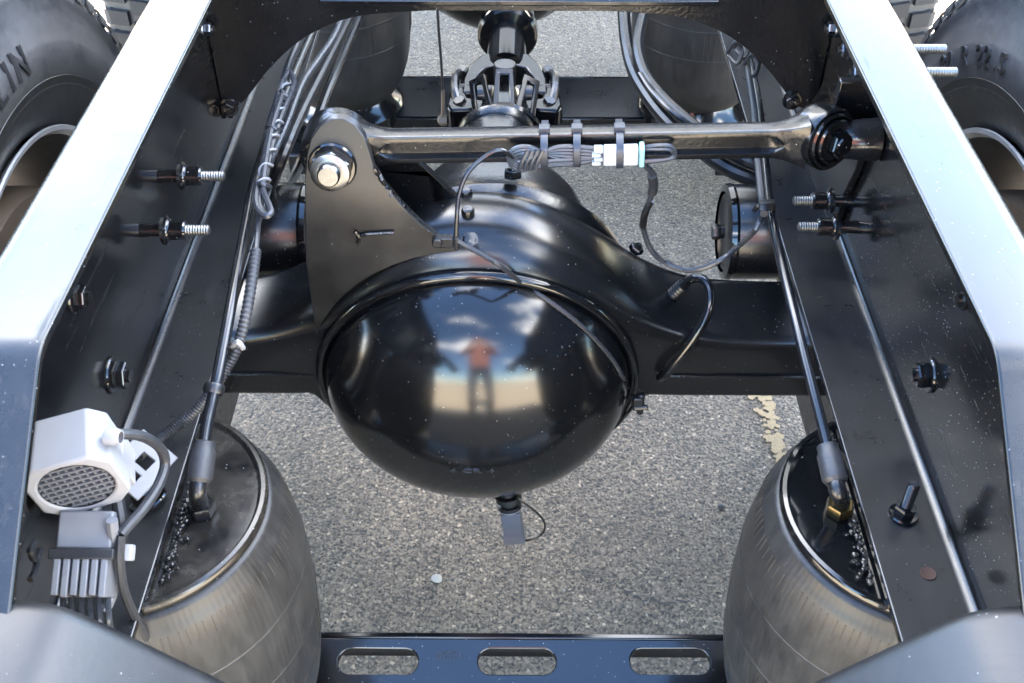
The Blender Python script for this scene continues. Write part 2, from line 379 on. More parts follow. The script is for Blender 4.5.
# ------------------------------------------------------------------ ground
def ground():
    bm = bmesh.new(); s = 60
    vs = [bm.verts.new(v) for v in ((-s, -.42, 0), (s, -.42, 0), (s, s, 0), (-s, s, 0))]; bm.faces.new(vs)
    g = obj('ground', bm, 'asphalt'); g['kind'] = 'structure'
    bm = bmesh.new()
    vs = [bm.verts.new(v) for v in ((-s, -s, 0.0), (s, -s, 0), (s, -.42, 0), (-s, -.42, 0))]; bm.faces.new(vs)
    g = obj('pavement', bm, 'concrete'); g['kind'] = 'structure'
    # worn streak of yellowed line paint: separate flakes
    bm = bmesh.new(); a, b = P(758, 386, Z=0), P(782, 462, Z=0)
    for k in range(70):
        t = k / 69; c = a.lerp(b, t) + Vector((random.gauss(0, .009), random.gauss(0, .006), 0)); n = 7; rr = .010 * random.uniform(.4, 1.25)
        c.z = .003 + k * .00001
        bm.faces.new([bm.verts.new(c + Vector((math.cos(q * 6.283 / n), math.sin(q * 6.283 / n), 0)) * rr * random.uniform(.5, 1.2)) for q in range(n)])
    g = obj('paint_marking', bm, 'paint_mark'); g['kind'] = 'structure'
    # hairline crack
    bm = bmesh.new(); pts = [P(u, v, Z=.0) for u, v in ((566, 572), (590, 577), (612, 585), (632, 596), (648, 603), (672, 603), (700, 598))]
    path = smooth_path(pts, 6); L1, L2 = [], []
    for i, p in enumerate(path):
        j = Vector((random.gauss(0, .002), random.gauss(0, .003), .0025)); wd = .0022 * (1 - abs(i / len(path) - .6)) * random.uniform(.4, 1.5)
        L1.append(bm.verts.new(p + j + Vector((0, wd, 0)))); L2.append(bm.verts.new(p + j - Vector((0, wd, 0))))
    for i in range(len(path) - 1): bm.faces.new((L1[i], L1[i + 1], L2[i + 1], L2[i]))
    g = obj('ground_crack', bm, 'dark_plastic'); g['kind'] = 'structure'
    for (u, v, r, lab, m) in ((437, 580, .008, 'small white pebble lying on the asphalt', 'pebble_stone'), (721, 508, .006, 'small dark stone chip lying on the asphalt', 'dark_plastic')):
        bm = bmesh.new(); bmesh.ops.create_icosphere(bm, subdivisions=2, radius=r); c = P(u, v, Z=0)
        for q in bm.verts: q.co = Vector((q.co.x * 1.25, q.co.y, q.co.z * .7)) * (1 + .25 * noise.noise(q.co * 160)) + c + Vector((0, 0, r * .55))
        tag(obj('pebble', bm, m), lab, 'pebble')
ground()
def grit():
    bm = bmesh.new(); rnd = random.Random(3)
    for k in range(900):
        x, y, r = rnd.uniform(-.75, .75), rnd.uniform(.6, 3.0), rnd.uniform(.0012, .0034)
        vs = [bm.verts.new(Vector((x, y, r * .5)) + Vector(d) * r * rnd.uniform(.7, 1.3)) for d in ((1, 0, 0), (0, 1, 0), (-1, 0, 0), (0, -1, 0), (0, 0, .8))]
        for a in range(4): bm.faces.new((vs[a], vs[(a + 1) % 4], vs[4]))
        bm.faces.new((vs[3], vs[2], vs[1], vs[0]))
    o = obj('loose_grit', bm, 'grit_stone'); o['kind'] = 'stuff'; o['label'] = 'loose stone grit scattered over the grey asphalt'; o['category'] = 'grit'
grit()

# ------------------------------------------------------------------ frame rails
T0, B0, YB, TAIL = 1.017, .710, .585, math.tan(R_(34))
XT, XB, XW, XO = .350, .342, .421, .430
def top_z(y):
    r = .014                       # rounded knee
    if y > YB + r: return T0
    if y < YB - r: return T0 - (YB - y) * TAIL
    t = (YB + r - y) / (2 * r); return T0 - TAIL * r * t * t
def rail(s, name, label):
    root = thing(name, label, 'frame rail', (s * .39, 2.4, B0), 'frame rails')
    bm = bmesh.new(); ys = [.26, .34, .42, .50] + [YB - .014 + .028 * k / 6 for k in range(7)] + [.7, 1.0, 1.5, 2.2, 3.2, 4.5, 6.6]
    rings = []
    for y in ys:
        T, B, ri, ro = top_z(y), B0, .013, .022
        lp = [(XT, T)] + arc(XO - ro, T - ro, ro, 90, 0, 5) + arc(XO - ro, B - .009 + ro, ro, 0, -90, 5) + [(XB, B - .009), (XB, B)]
        lp += arc(XW - ri, B + ri, ri, -90, 0, 5) + arc(XW - ri, T - .009 - ri, ri, 0, 90, 5) + [(XT, T - .009)]
        rings.append([bm.verts.new((s * a, y, b)) for a, b in lp])
    n = len(rings[0])
    for A, B in zip(rings[:-1], rings[1:]):
        for k in range(n): bm.faces.new((A[k], A[(k + 1) % n], B[(k + 1) % n], B[k]))
    bm.faces.new(rings[0]); bm.faces.new(rings[-1][::-1])
    obj('channel', bm, 'rail_paint', root, bevel=.0018)
    return root
railL = rail(-1, 'frame_rail', 'black C-channel frame rail with the white reversing alarm fixed inside')
railR = rail(1, 'frame_rail', 'black C-channel frame rail carrying the torque rod bracket and flange stud')
XI = XW - .0005
def web_pt(u, v, s): return P(u, v, X=s * XI)
for s, lst in ((-1, ((112, 375, .013), (73, 297, .010))), (1, ((930, 375, .012), (974, 298, .010)))):
    for u, v, r in lst: bolt(railL if s < 0 else railR, web_pt(u, v, s), (-s, 0, 0), r, mat='gloss_paint')
for s, lst in ((-1, ((203, 29), (222, 2))), (1, ((836, 28), (850, 50), (862, 72)))):
    for u, v in lst: bolt(railL if s < 0 else railR, web_pt(u, v, s), (-s, 0, 0), .008, mat='glint_steel')
# long bracket studs through the web
for s, lst in ((-1, ((160, 176, .035), (142, 230, .035))), (1, ((851, 201, .030), (857, 227, .030)))):
    for u, v, ln in lst:
        p = web_pt(u, v, s); rt = railL if s < 0 else railR; d = Vector((-s, 0, 0))
        bm = bmesh.new()
        lathe(bm, [(0, 0), (.0085, 0), (.0075, .012), (.0075, .022), (.0165, .024), (.0172, .028), (.0135, .030), (.0125, .032), (.011, .033), (.011, .048), (.0095, .050), (0, .050)], p, d, 20)
        o = obj('spacer_stud', bm, 'gloss_paint', rt)
        bm = bmesh.new(); pr = [(0, .049), (.0052, .049)]; a = .049
        while a < .049 + ln * .75: pr += [(.0064, a + .0008), (.0053, a + .0022)]; a += .003
        pr += [(.004, a), (0, a)]; lathe(bm, pr, p, d, 14); obj('threaded_end', bm, 'zinc', o)
# upright stud and a rusty hole on the right bottom flange
p = P(903, 515, Z=B0 + .0005); st = bolt(railR, p, (.05, .1, 1), .0095, name='flange_stud', stud=.03, thread='gloss_paint')
bm = bmesh.new(); p = P(928, 574, Z=B0); lathe(bm, [(0, .0012), (.0058, .0012), (.0072, .0016), (.0076, .0008), (.0076, -.002), (0, -.002)], p, (0, 0, 1), 20)
obj('rusty_hole', bm, 'rust', railR)
# outer-side stud tips seen past the right flange
for u, v in ((938, 49), (948, 72)):
    p = P(u - 30, v, X=XO); bm = bmesh.new(); pr = [(0, 0), (.0050, 0)]; a = 0
    while a < .040: pr += [(.0056, a + .0008), (.0047, a + .0022)]; a += .003
    pr += [(.0035, a), (0, a)]; lathe(bm, pr, p, (1, 0, 0), 14); obj('stud_end', bm, 'zinc', railR)

# ------------------------------------------------------------------ rear crossmember (dipping, rounded sheet)
def rear_gusset(sg, label):
    root = thing('rear_gusset', label, 'gusset', (sg * .38, .4, .9), 'rear gussets')
    half = [(.4195, .911), (.37, .911), (.342, .909), (.320, .902), (.300, .886), (.268, .853), (.244, .827), (.219, .800), (.19, .760), (.165, .733)]
    path = smooth_path([Vector((sg * a, 0, b)) for a, b in half], 5); rc = .017
    sec = [(.446, -.05), (.446, -rc)] + [(.446 - rc + rc * math.cos(R_(a)), -rc + rc * math.sin(R_(a))) for a in (15, 30, 45, 60, 75, 90)] + [(.36, -.001), (.25, -.003)]
    inn = [(.25, -.008), (.36, -.006)] + [(.446 - rc + (rc - .006) * math.cos(R_(a)), -rc + (rc - .006) * math.sin(R_(a))) for a in (90, 60, 30, 0)] + [(.440, -.05)]
    lp = sec + inn; bm = bmesh.new(); rings = []
    for i, p in enumerate(path):
        d = path[min(i + 1, len(path) - 1)] - path[max(i - 1, 0)]; d.normalize(); nrm = Vector((-d.z, 0, d.x))
        if nrm.z < 0: nrm = -nrm
        rings.append([bm.verts.new(Vector((p.x, y, p.z)) + nrm * q) for y, q in lp])
    n = len(lp)
    for A, B in zip(rings[:-1], rings[1:]):
        for k in range(n): bm.faces.new((A[k], A[(k + 1) % n], B[(k + 1) % n], B[k]))
    bm.faces.new(rings[0]); bm.faces.new(rings[-1][::-1])
    obj('pressed_sheet', bm, 'tail_paint', root, sharp=45)
rear_gusset(-1, 'dusty dark sloping gusset plate at the rail tail below the white alarm')
rear_gusset(1, 'dusty dark sloping gusset plate at the rail tail beside the flange stud')

# ------------------------------------------------------------------ arched crossmember ahead of the axle
def arch_crossmember():
    root = thing('arched_crossmember', 'black arched gusset crossmember bolted between the rails above the driveshaft', 'crossmember', (0, 1.37, .77))
    Y = 1.36
    low = [(.4195, .765), (.395, .775), (.375, .795), (.345, .83), (.30, .87), (.25, .897), (.20, .910), (.12, .916)]
    lowc = [(v.x, v.z) for v in smooth_path([Vector((a, 0, b)) for a, b in low], 4)]
    outline = [(-a, b) for a, b in lowc] + [(a, b) for a, b in lowc[::-1]] + [(.4195, .99), (-.4195, .99)]
    bm = bmesh.new(); plate(bm, outline, lambda a, b, c: Vector((a, Y + c, b)), .009)
    obj('web_plate', bm, 'rough_paint', root, bevel=.0015)
    # bent lip following the arch, running forward
    bm = bmesh.new(); pts = [(-a, b) for a, b in lowc] + [(a, b) for a, b in lowc[::-1]]; rings = []
    for a, b in pts: rings.append([bm.verts.new((a, Y + q, b + dz)) for q, dz in ((.010, .001), (.075, .001), (.075, .009), (.010, .009))])
    for A, B in zip(rings[:-1], rings[1:]):
        for k in range(4): bm.faces.new((A[k], A[(k + 1) % 4], B[(k + 1) % 4], B[k]))
    bm.faces.new(rings[0]); bm.faces.new(rings[-1][::-1])
    obj('lip', bm, 'rail_paint', root)
    # level stiffening rib near the top of the plate
    bm = bmesh.new(); box(bm, (0, Y - .012, .937), (.52, .022, .008)); obj('stiffening_rib', bm, 'rail_paint', root, bevel=.002)
    for s in (-1, 1):
        bm = bmesh.new()
        plate(bm, [(1.372, .745), (1.372, .985), (1.47, .985), (1.47, .80), (1.44, .745)], lambda a, b, c, s=s: Vector((s * (XI - .001 - c), a, b)), .008)
        obj('end_flange', bm, 'rail_paint', root, bevel=.0015)
    for s, u, v in ((-1, 229, 107), (1, 792, 100)):
        p = P(u, v, Y=Y); bolt(root, p, (0, -1, .1), .009, mat='gloss_paint')
arch_crossmember()

# ------------------------------------------------------------------ drive axle
AY, AZ, BX, PIN = 1.155, .515, -.055, R_(9)
def tilt_pt(v, y0): a, b = v.y - y0, v.z - AZ; return Vector((v.x, y0 + a * math.cos(PIN) - b * math.sin(PIN), AZ + a * math.sin(PIN) + b * math.cos(PIN)))
def tilt(bm, y0):
    for v in bm.verts: v.co = tilt_pt(v.co, y0)
def smax(a, b, k):
    h = max(k - abs(a - b), 0) / k; return max(a, b) + h * h * k * .25
def axle_thing(dy, near):
    lab = ('gloss black drive axle with bulging round cover and torque rod bracket' if near else 'dark drive axle with round cover lying ahead behind the driveshaft')
    root = thing('drive_axle', lab, 'axle', (BX, AY + dy, AZ), 'drive axles')
    Y0 = AY + dy; RB = .238
    # banjo housing
    bm = bmesh.new(); rings = []; xs = [-.86 + .86 * 2 * k / 172 for k in range(173)]
    for x in xs:
        dx = x - BX
        c = math.sqrt(max(RB * RB - dx * dx, 0)) if abs(dx) < RB else 0
        arm = .061
        hd = smax(c, arm, .07); hd += .012 * max(0, 1 - abs(dx) / .4) ** 2
        hu = arm + (RB + .012 - arm) * math.exp(-(abs(dx) / .212) ** 2.6)
        hu = smax(hu, hd - .004, .03); hz = min(hu, hd + .05)
        k = min(1, max(0, (hu - arm) / .16)); k = k * k * (3 - 2 * k); hy = .0615 + .014 * k; rc = .016 + .052 * k
        lp = []
        for cx, cz, a0 in ((hy - rc, hu - rc, 0), (-(hy - rc), hu - rc, 90), (-(hy - rc), -(hd - rc), 180), (hy - rc, -(hd - rc), 270)):
            for j in range(7):
                a = R_(a0 + 90 * j / 6); lp.append((cx + rc * math.cos(a), cz + rc * math.sin(a)))
        ta = PIN; ca, sa = math.cos(ta), math.sin(ta)
        rings.append([bm.verts.new((x, Y0 + a * ca - b * sa, AZ + a * sa + b * ca)) for a, b in lp])
    n = len(rings[0])
    for A, B in zip(rings[:-1], rings[1:]):
        for k in range(n): bm.faces.new((A[k], A[(k + 1) % n], B[(k + 1) % n], B[k]))
    bm.faces.new(rings[0]); bm.faces.new(rings[-1][::-1])
    obj('housing', bm, 'housing_paint', root, sharp=60)
    # dome cover + weld ring
    Rc, dep = .2105, .150; yb = Y0 - .068
    bm = bmesh.new(); pr = []
    for k in range(41):
        a = math.pi / 2 * k / 40; pr.append((Rc * math.cos(a) ** 1.0 if k < 40 else 0, dep * math.sin(a) ** 1.0))
    lathe(bm, [(Rc + .002, -.03)] + pr, (BX, yb, AZ), (0, -1, 0), 96)
    tilt(bm, Y0); obj('dome_cover', bm, 'cover_paint', root, sharp=80)
    bm = bmesh.new(); pr = []
    for k in range(13):
        a = 2 * math.pi * k / 12; pr.append((.2165 + .0070 * math.cos(a), .006 + .007 * math.sin(a)))
    lathe(bm, pr[:-1], (BX, yb - .002, AZ), (0, -1, 0), 96, closed=True)
    tilt(bm, Y0); obj('weld_ring', bm, 'gloss_paint', root, sharp=80)
    # horizontal weld seam along the rear of both arms
    for x0, x1 in ((-.84, -.285), (.205, .84)):
        bm = bmesh.new(); pts = [Vector((x0 + (x1 - x0) * k / 30, Y0 - .0618, AZ - .013 + .0006 * math.sin(k * 1.7))) for k in range(31)]
        tube(bm, pts, .003, 6, 2); obj('weld_seam', bm, 'cast_paint', root)
    # carrier on the front side, ring of bolts, pinion nose
    bm = bmesh.new()
    lathe(bm, [(0, .03), (.188, .03), (.192, .036), (.192, .058), (.18, .064), (.165, .075), (.15, .12), (.132, .17), (.108, .21), (.075, .25), (.060, .33), (.064, .335), (.064, .35), (.05, .355), (0, .355)], (BX + .02, Y0 + .03, AZ + .035), (0, 1, .06), 64)
    tilt(bm, Y0); obj('carrier', bm, 'rough_paint', root, sharp=40)
    return root
axle = axle_thing(0, True)
axle2 = axle_thing(1.5, False)
# cast marks on the cover
def on_cover(u, v, lift=0.0):
    d = RM @ Vector(((u - 512) / FPX, -(v - 341.5) / FPX, -1)); d.normalize(); yb = AY - .068; t = .6
    while t < 2.2:
        p = CAM + d * t; a, b = p.y - AY, p.z - AZ; py = AY + a * math.cos(PIN) + b * math.sin(PIN); pz = -a * math.sin(PIN) + b * math.cos(PIN); r = math.hypot(p.x - BX, pz)
        if r < .2105 and py > yb - .150 * math.sqrt(max(0, 1 - (r / .2105) ** 2)) - lift: return p
        t += .001
    return P(u, v, Y=yb)
tb = text_mesh('6 CR 4', .013, .0008); o0 = on_cover(449, 471)
o0 = o0.copy(); a_, b_ = o0.y - AY, o0.z - AZ; oz = AZ - a_ * math.sin(PIN) + b_ * math.cos(PIN)
for vtx in tb.verts:
    q = vtx.co; x = o0.x + q.x * 1.6; z = oz + q.y
    r = min(.2103, math.hypot(x - BX, z - AZ)); y = AY - .068 - .150 * math.sqrt(max(0, 1 - (r / .2105) ** 2))
    vtx.co = tilt_pt(Vector((x, y - .0006 - q.z, z)), AY)
obj('cast_mark', tb, 'glint_steel', axle, recalc=False)
# torque rod bracket: rear and front plate
def bracket_plates():
    Yr = 1.062
    px = [(309, 292), (306, 262), (305, 178), (307, 155), (311, 139), (320, 126), (331, 119), (343, 119), (355, 125), (364, 136), (369, 150), (374, 168), (386, 187), (402, 206), (420, 224), (438, 238), (456, 250), (440, 262), (400, 272), (350, 292)]
    def lean(z): return .20 * max(0, min(z, .83) - .80) * .5 + .20 * max(0, z - .83)
    pts = []
    for u, v in px:
        p = P(u, v, Y=Yr)
        for _ in range(6): p = P(u, v, Y=Yr + lean(p.z))
        pts.append(p)
    x_l = pts[0].x
    pts = pts[:-3]; a1 = math.acos(min(.99, (pts[-1].x - BX) / .2285)); a0 = math.acos((x_l - BX) / .2285)
    pts = pts[1:] + [Vector((BX + .2285 * math.cos(a1 + (a0 - a1) * k / 9), Yr, AZ + .2285 * math.sin(a1 + (a0 - a1) * k / 9))) for k in range(10)]
    fp = [P(u, v, Y=Yr + .078) for u, v in ((322, 165), (330, 150), (398, 148), (413, 157), (432, 174), (455, 196), (474, 218), (440, 240), (322, 240))]
    for nm, dy, dz in (('rear_bracket_plate', 0, 0), ('front_bracket_plate', .078, 0)):
        bm = bmesh.new()
        plate(bm, [(p.x, p.z) for p in (fp if dy else pts)], lambda a, b, c, dy=dy, dz=dz: Vector((a, Yr + dy + c, b + dz)), .012)
        geom = bm.verts[:] + bm.edges[:] + bm.faces[:]
        for zc in (.80, .815, .83):
            geom = bm.verts[:] + bm.edges[:] + bm.faces[:]
            bmesh.ops.bisect_plane(bm, geom=geom, plane_co=(0, 0, zc), plane_no=(0, 0, 1))
        for v in bm.verts:
            if not dy: v.co.y += lean(v.co.z)
        obj(nm, bm, 'dusty_paint' if dy == 0 else 'rail_paint', axle, bevel=.0016, sharp=50)
    # filler plate between, low
    a = P(330, 240, Y=1.08)
    bm = bmesh.new(); box(bm, (a.x + .01, 1.107, a.z - .02), (.09, .062, .012)); obj('bracket_gusset', bm, 'gloss_paint', axle, bevel=.002)
    # flame-cut weld bead along the plate's slanting edge
    bm = bmesh.new(); pp = [P(u, v, Y=1.068) for u, v in ((374, 169), (386, 188), (402, 207), (420, 225), (438, 239), (455, 250))]
    path = smooth_path(pp, 10); path = [q + Vector((.001, random.gauss(0, .0012), random.gauss(0, .0008) + .001)) for q in path]
    tube(bm, path, .0032, 6, 1); obj('weld_bead', bm, 'cast_paint', axle)
    bm = bmesh.new(); pp = [P(u, v, Y=1.062) + Vector((0, -.003, 0)) for u, v in ((357, 236), (364, 233), (375, 232), (394, 231))]
    tube(bm, pp, .0022, 6, 5); pp = [P(u, v, Y=1.062) + Vector((0, -.003, 0)) for u, v in ((355, 230), (360, 236), (358, 241))]; tube(bm, pp, .0026, 6, 5)
    obj('weld_bead', bm, 'cast_paint', axle)
bracket_plates()
# plug on the hump, two lugs
for u, v, r in ((513, 180, .011),):
    p = P(u, v, Z=AZ + .246); bolt(axle, p, (0, .3, 1), r, name='plug', mat='gloss_paint', washer=False)
for u, v in ((466, 194), (468, 213)):
    p = P(u, v, Z=AZ + .252); bm = bmesh.new(); lathe(bm, [(.0085, -.03), (.0085, .004), (.006, .008), (0, .009)], p, (0, -.3, 1), 14); obj('lug', bm, 'cast_paint', axle)
bolt(axle, (.160, 1.195, .640), (.45, 0, .9), .009, name='bolt', washer=False)
# breather tube bent like a cane on the right arm
bm = bmesh.new()
tube(bm, [P(672, 296, Y=1.15), P(680, 288, Y=1.14), P(692, 279, Y=1.13), P(704, 280, Y=1.12), P(710, 293, Y=1.105), P(708, 312, Y=1.09), P(698, 332, Y=1.08), P(684, 352, Y=1.075), P(668, 372, Y=1.075), P(660, 378, Y=1.085)], .0062, 12, 8)
bt = obj('breather_tube', bm, 'gloss_paint', axle)
bm = bmesh.new(); a = P(670, 298, Y=1.15); b = P(684, 285, Y=1.137); tube(bm, [a.lerp(b, k / 6) for k in range(7)], .0095, 12, 2, rib=.08); obj('rubber_sleeve', bm, 'hose_rubber', bt)

# ------------------------------------------------------------------ torque rod
def torque_rod():
    E1 = P(337, 147, Y=1.112); E2 = P(828, 139, Y=1.09)
    root = thing('torque_rod', 'black forged I-section torque rod spanning from axle bracket to frame rail', 'torque rod', E1)
    D = (E2 - E1); Ln = D.length; d = D.normalized(); rear = Vector((0, -1, 0)); rear = (rear - d * rear.dot(d)).normalized(); up = d.cross(-rear).normalized()
    if up.z < 0: up = -up
    bm = bmesh.new(); rings = []
    for k in range(61):
        s = Ln * (.045 + (.91) * k / 60) ; e = min(s, Ln - s)
        fl = max(0, 1 - (e - .02) / .05); fl = fl * fl
        hh = .0185 + .0145 * fl; tt = .0115 + .0105 * fl
        gd = .007 * min(1, max(0, (e - .052) / .012)); gh = .0090
        if 0 < gd < .007: gh *= math.sqrt(gd / .007)
        r = .0022
        prof = [(tt - r, hh), (tt - r * .3, hh - r * .3), (tt, hh - r), (tt, gh + .002), (tt - gd * .5, gh + .0003), (tt - gd, gh - .002), (tt - gd, -gh + .002), (tt - gd * .5, -gh - .0003), (tt, -gh - .002), (tt, -hh + r), (tt - r * .3, -hh + r * .3), (tt - r, -hh)]
        prof = prof + [(-a, -b) for a, b in prof]
        c = E1 + d * s
        rings.append([bm.verts.new(c + rear * a + up * b) for a, b in prof])
    n = len(rings[0])
    for A, B in zip(rings[:-1], rings[1:]):
        for k in range(n): bm.faces.new((A[k], A[(k + 1) % n], B[(k + 1) % n], B[k]))
    bm.faces.new(rings[0]); bm.faces.new(rings[-1][::-1])
    obj('rod_body', bm, 'rod_paint', root, sharp=28)
    # left eye
    bm = bmesh.new(); lathe(bm, [(.018, -.026), (.036, -.026), (.041, -.022), (.042, 0), (.041, .022), (.036, .026), (.018, .026)], E1, (0, -1, 0), 40)
    obj('rod_eye', bm, 'cast_paint', root)
    # bolt through the bracket
    pb = Vector((E1.x, 1.062 + .009, E1.z)) ; ax = Vector((0, -1, .2)).normalized(); pb = pb - ax * 0.001
    bm = bmesh.new(); lathe(bm, [(0, 0), (.0275, 0), (.0285, .003), (.0265, .006), (.0, .006)], pb, ax, 32)
    wsh = obj('washer', bm, 'gloss_paint', root)
    bm = bmesh.new(); hexa(bm, pb + ax * .006, ax, .0245, .016, .4); lathe(bm, [(.0225, -.002), (.0225, .001), (.018, .003), (.013, .003)], pb + ax * .023, ax, 28)
    obj('nut', bm, 'bright_steel', root)
    bm = bmesh.new(); lathe(bm, [(0, 0), (.0130, 0), (.0132, .010), (.0112, .013), (0, .013)], pb + ax * .023, ax, 24); obj('bolt_end', bm, 'bright_steel', root)
    # right eye: axis turned towards the rail
    ax2 = Vector((.50, -.84, .16)).normalized(); o = E2 - ax2 * .02
    bm = bmesh.new(); lathe(bm, [(0, -.016), (.030, -.016), (.036, -.008), (.0375, 0), (.0375, .022), (.036, .026), (.0335, .026), (.033, .022)], o, ax2, 40)
    ey = obj('rod_eye', bm, 'rod_paint', root)
    for r0, r1, h0, h1 in ((.028, .0328, .016, .031), (.0222, .0272, .018, .036)):
        bm = bmesh.new(); lathe(bm, [(r0, h0), (r1, h0), (r1, h1 - .002), (r1 - .0018, h1), (r0 + .0015, h1), (r0, h1 - .002)], o, ax2, 40, closed=True); obj('bushing_ring', bm, 'gloss_paint', ey)
    bm = bmesh.new(); lathe(bm, [(0, .030), (.0225, .030), (.0225, .02)], o, ax2, 30); obj('bushing_core', bm, 'hose_rubber', ey)
    bm = bmesh.new(); hexa(bm, o + ax2 * .031, ax2, .0165, .014, .2); lathe(bm, [(.011, 0), (.010, .004), (0, .004)], o + ax2 * .044, ax2, 20)
    obj('bolt_head', bm, 'gloss_paint', root)
    return E1, E2, d, rear, up, Ln
E1, E2, RD, RREAR, RUP, RLEN = torque_rod()
def rod_pt(u, lift=0.02, upz=0.0):
    """point on the rear face of the rod at image column u"""
    lo, hi = 0.0, 1.0
    for _ in range(40):
        m = (lo + hi) / 2; c = E1 + (E2 - E1) * m
        rel = RM.transposed() @ (c - CAM); uu = 512 + FPX * rel.x / -rel.z
        if uu < u: lo = m
        else: hi = m
    return E1 + (E2 - E1) * lo + RREAR * lift + RUP * upz
# frame-side bracket of the torque rod: plate on the web + boss
def rod_bracket():
    root = thing('torque_rod_bracket', 'black plate bracket with round boss bolted on rail web', 'bracket', (XW, 1.1, .88))
    px = [(868, 82), (868, 150), (862, 172), (850, 196), (842, 222), (838, 240), (812, 240), (812, 110), (830, 82)]
    bm = bmesh.new(); pts = [P(u, v, X=XI - .001) for u, v in px]
    plate(bm, [(p.y, p.z) for p in pts], lambda a, b, c: Vector((XI - .001 - c, a, b)), .009)
    obj('base_plate', bm, 'rail_paint', root, bevel=.0015)
    a = E2 + Vector((.028, -.006, 0)); bm = bmesh.new(); lathe(bm, [(0, 0), (.019, 0), (.022, .004), (.025, .05), (0, .05)], (XI - .010 - .043, a.y + .012, a.z - .004), (1, 0, 0), 32)
    obj('boss', bm, 'rail_paint', root)
    bm = bmesh.new(); box(bm, ((E2.x + XI) / 2 + .01, E2.y + .045, E2.z + .01), (XI - E2.x - .005, .012, .085)); obj('support_rib', bm, 'rail_paint', root, bevel=.002)
rod_bracket()

# ------------------------------------------------------------------ driveshaft and universal joint
def driveshaft():
    X, Z = -.012, .60
    Ju = Vector((X - .012, 1.70, Z)); root = thing('driveshaft', 'black driveshaft with universal joint yoke ahead of the axle', 'driveshaft', Ju)
    d = Vector((.012, 1, .045)).normalized()
    bm = bmesh.new(); lathe(bm, [(0, .09), (.034, .09), (.036, .12), (.036, .20), (.052, .205), (.057, .212), (.057, .235), (.05, .245), (.05, .9), (0, .9)], Ju, d, 36); obj('shaft_tube', bm, 'joint_paint', root)
    # shaft-side yoke: two ears reaching back to the cross
    for s in (-1, 1):
        bm = bmesh.new(); pl = [(.00, .125), (.042, .115), (.066, .07), (.074, .02), (.074, -.028), (.052, -.028), (.050, .02), (.036, .062), (0, .08)]
        plate(bm, pl, lambda a, b, c, s=s: Ju + Vector((s * a, b, c - .022)), .044); obj('yoke_ear', bm, 'joint_paint', root, bevel=.004)
        bm = bmesh.new(); c = Ju + Vector((s * .062, .0, 0)); cyl(bm, c - Vector((s * .008, 0, 0)), c + Vector((s * .030, 0, 0)), .023, .021, 24); obj('bearing_cap', bm, 'joint_paint', root)
        # strap bolts standing up
        for yy in (-.055, .055):
            bm = bmesh.new(); p = Ju + Vector((s * .074, yy, .012)); hexa(bm, p, (s * .3, -.2, 1), .011, .014); lathe(bm, [(0, 0), (.014, 0), (.014, .006), (0, .006)], p - Vector((0, 0, .004)), (s * .3, -.2, 1), 16); obj('strap_bolt', bm, 'black_steel', root)
        bm = bmesh.new(); tube(bm, [Ju + Vector((s * .078, -.06, .014)), Ju + Vector((s * .086, -.03, .026)), Ju + Vector((s * .088, 0, .030)), Ju + Vector((s * .086, .03, .026)), Ju + Vector((s * .078, .06, .014))], .007, 8, 5); obj('bearing_strap', bm, 'black_steel', root)
    # centre cross
    bm = bmesh.new(); cyl(bm, Ju - Vector((.05, 0, 0)), Ju + Vector((.05, 0, 0)), .019); cyl(bm, Ju - Vector((0, 0, .05)), Ju + Vector((0, 0, .062)), .019); obj('joint_cross', bm, 'black_steel', root, bevel=.002)
    # pinion-side yoke with windowed hub
    bm = bmesh.new(); c = Ju + Vector((0, -.075, .0))
    lathe(bm, [(0, -.075), (.066, -.075), (.068, -.065), (.064, -.056), (.050, -.046), (.046, .0), (.040, .04), (0, .04)], c, (0, 1, .03), 40); obj('end_yoke', bm, 'joint_paint', root)
    for s in (-1, 0, 1):
        bm = bmesh.new(); pl = [(-.019, -.050), (.019, -.050), (.015, .044), (-.015, .044)]; hl = [(-.009, -.030), (.009, -.030), (.007, .030), (-.007, .030)]
        o = c + Vector((s * .038, -.012, .058 - abs(s) * .014)); M = Matrix.Rotation(s * R_(28), 3, 'Y') @ Matrix.Rotation(R_(18), 3, 'X')
        plate(bm, pl, lambda a, b, q, o=o, M=M: o + M @ Vector((a, b, q)), .007, [hl]); obj('yoke_rib', bm, 'joint_paint', root, bevel=.002)
    for s in (-1, 1):
        bm = bmesh.new(); pl = [(.030, -.05), (.088, -.055), (.096, -.038), (.092, .02), (.090, .075), (.076, .082), (.070, .03), (.060, -.01), (.03, -.02)]
        plate(bm, pl, lambda a, b, q, s=s: Ju + Vector((s * a * 1.03, b - .03, q - .02 - .0)), .04); obj('yoke_ear', bm, 'joint_paint', root, bevel=.005)
driveshaft()

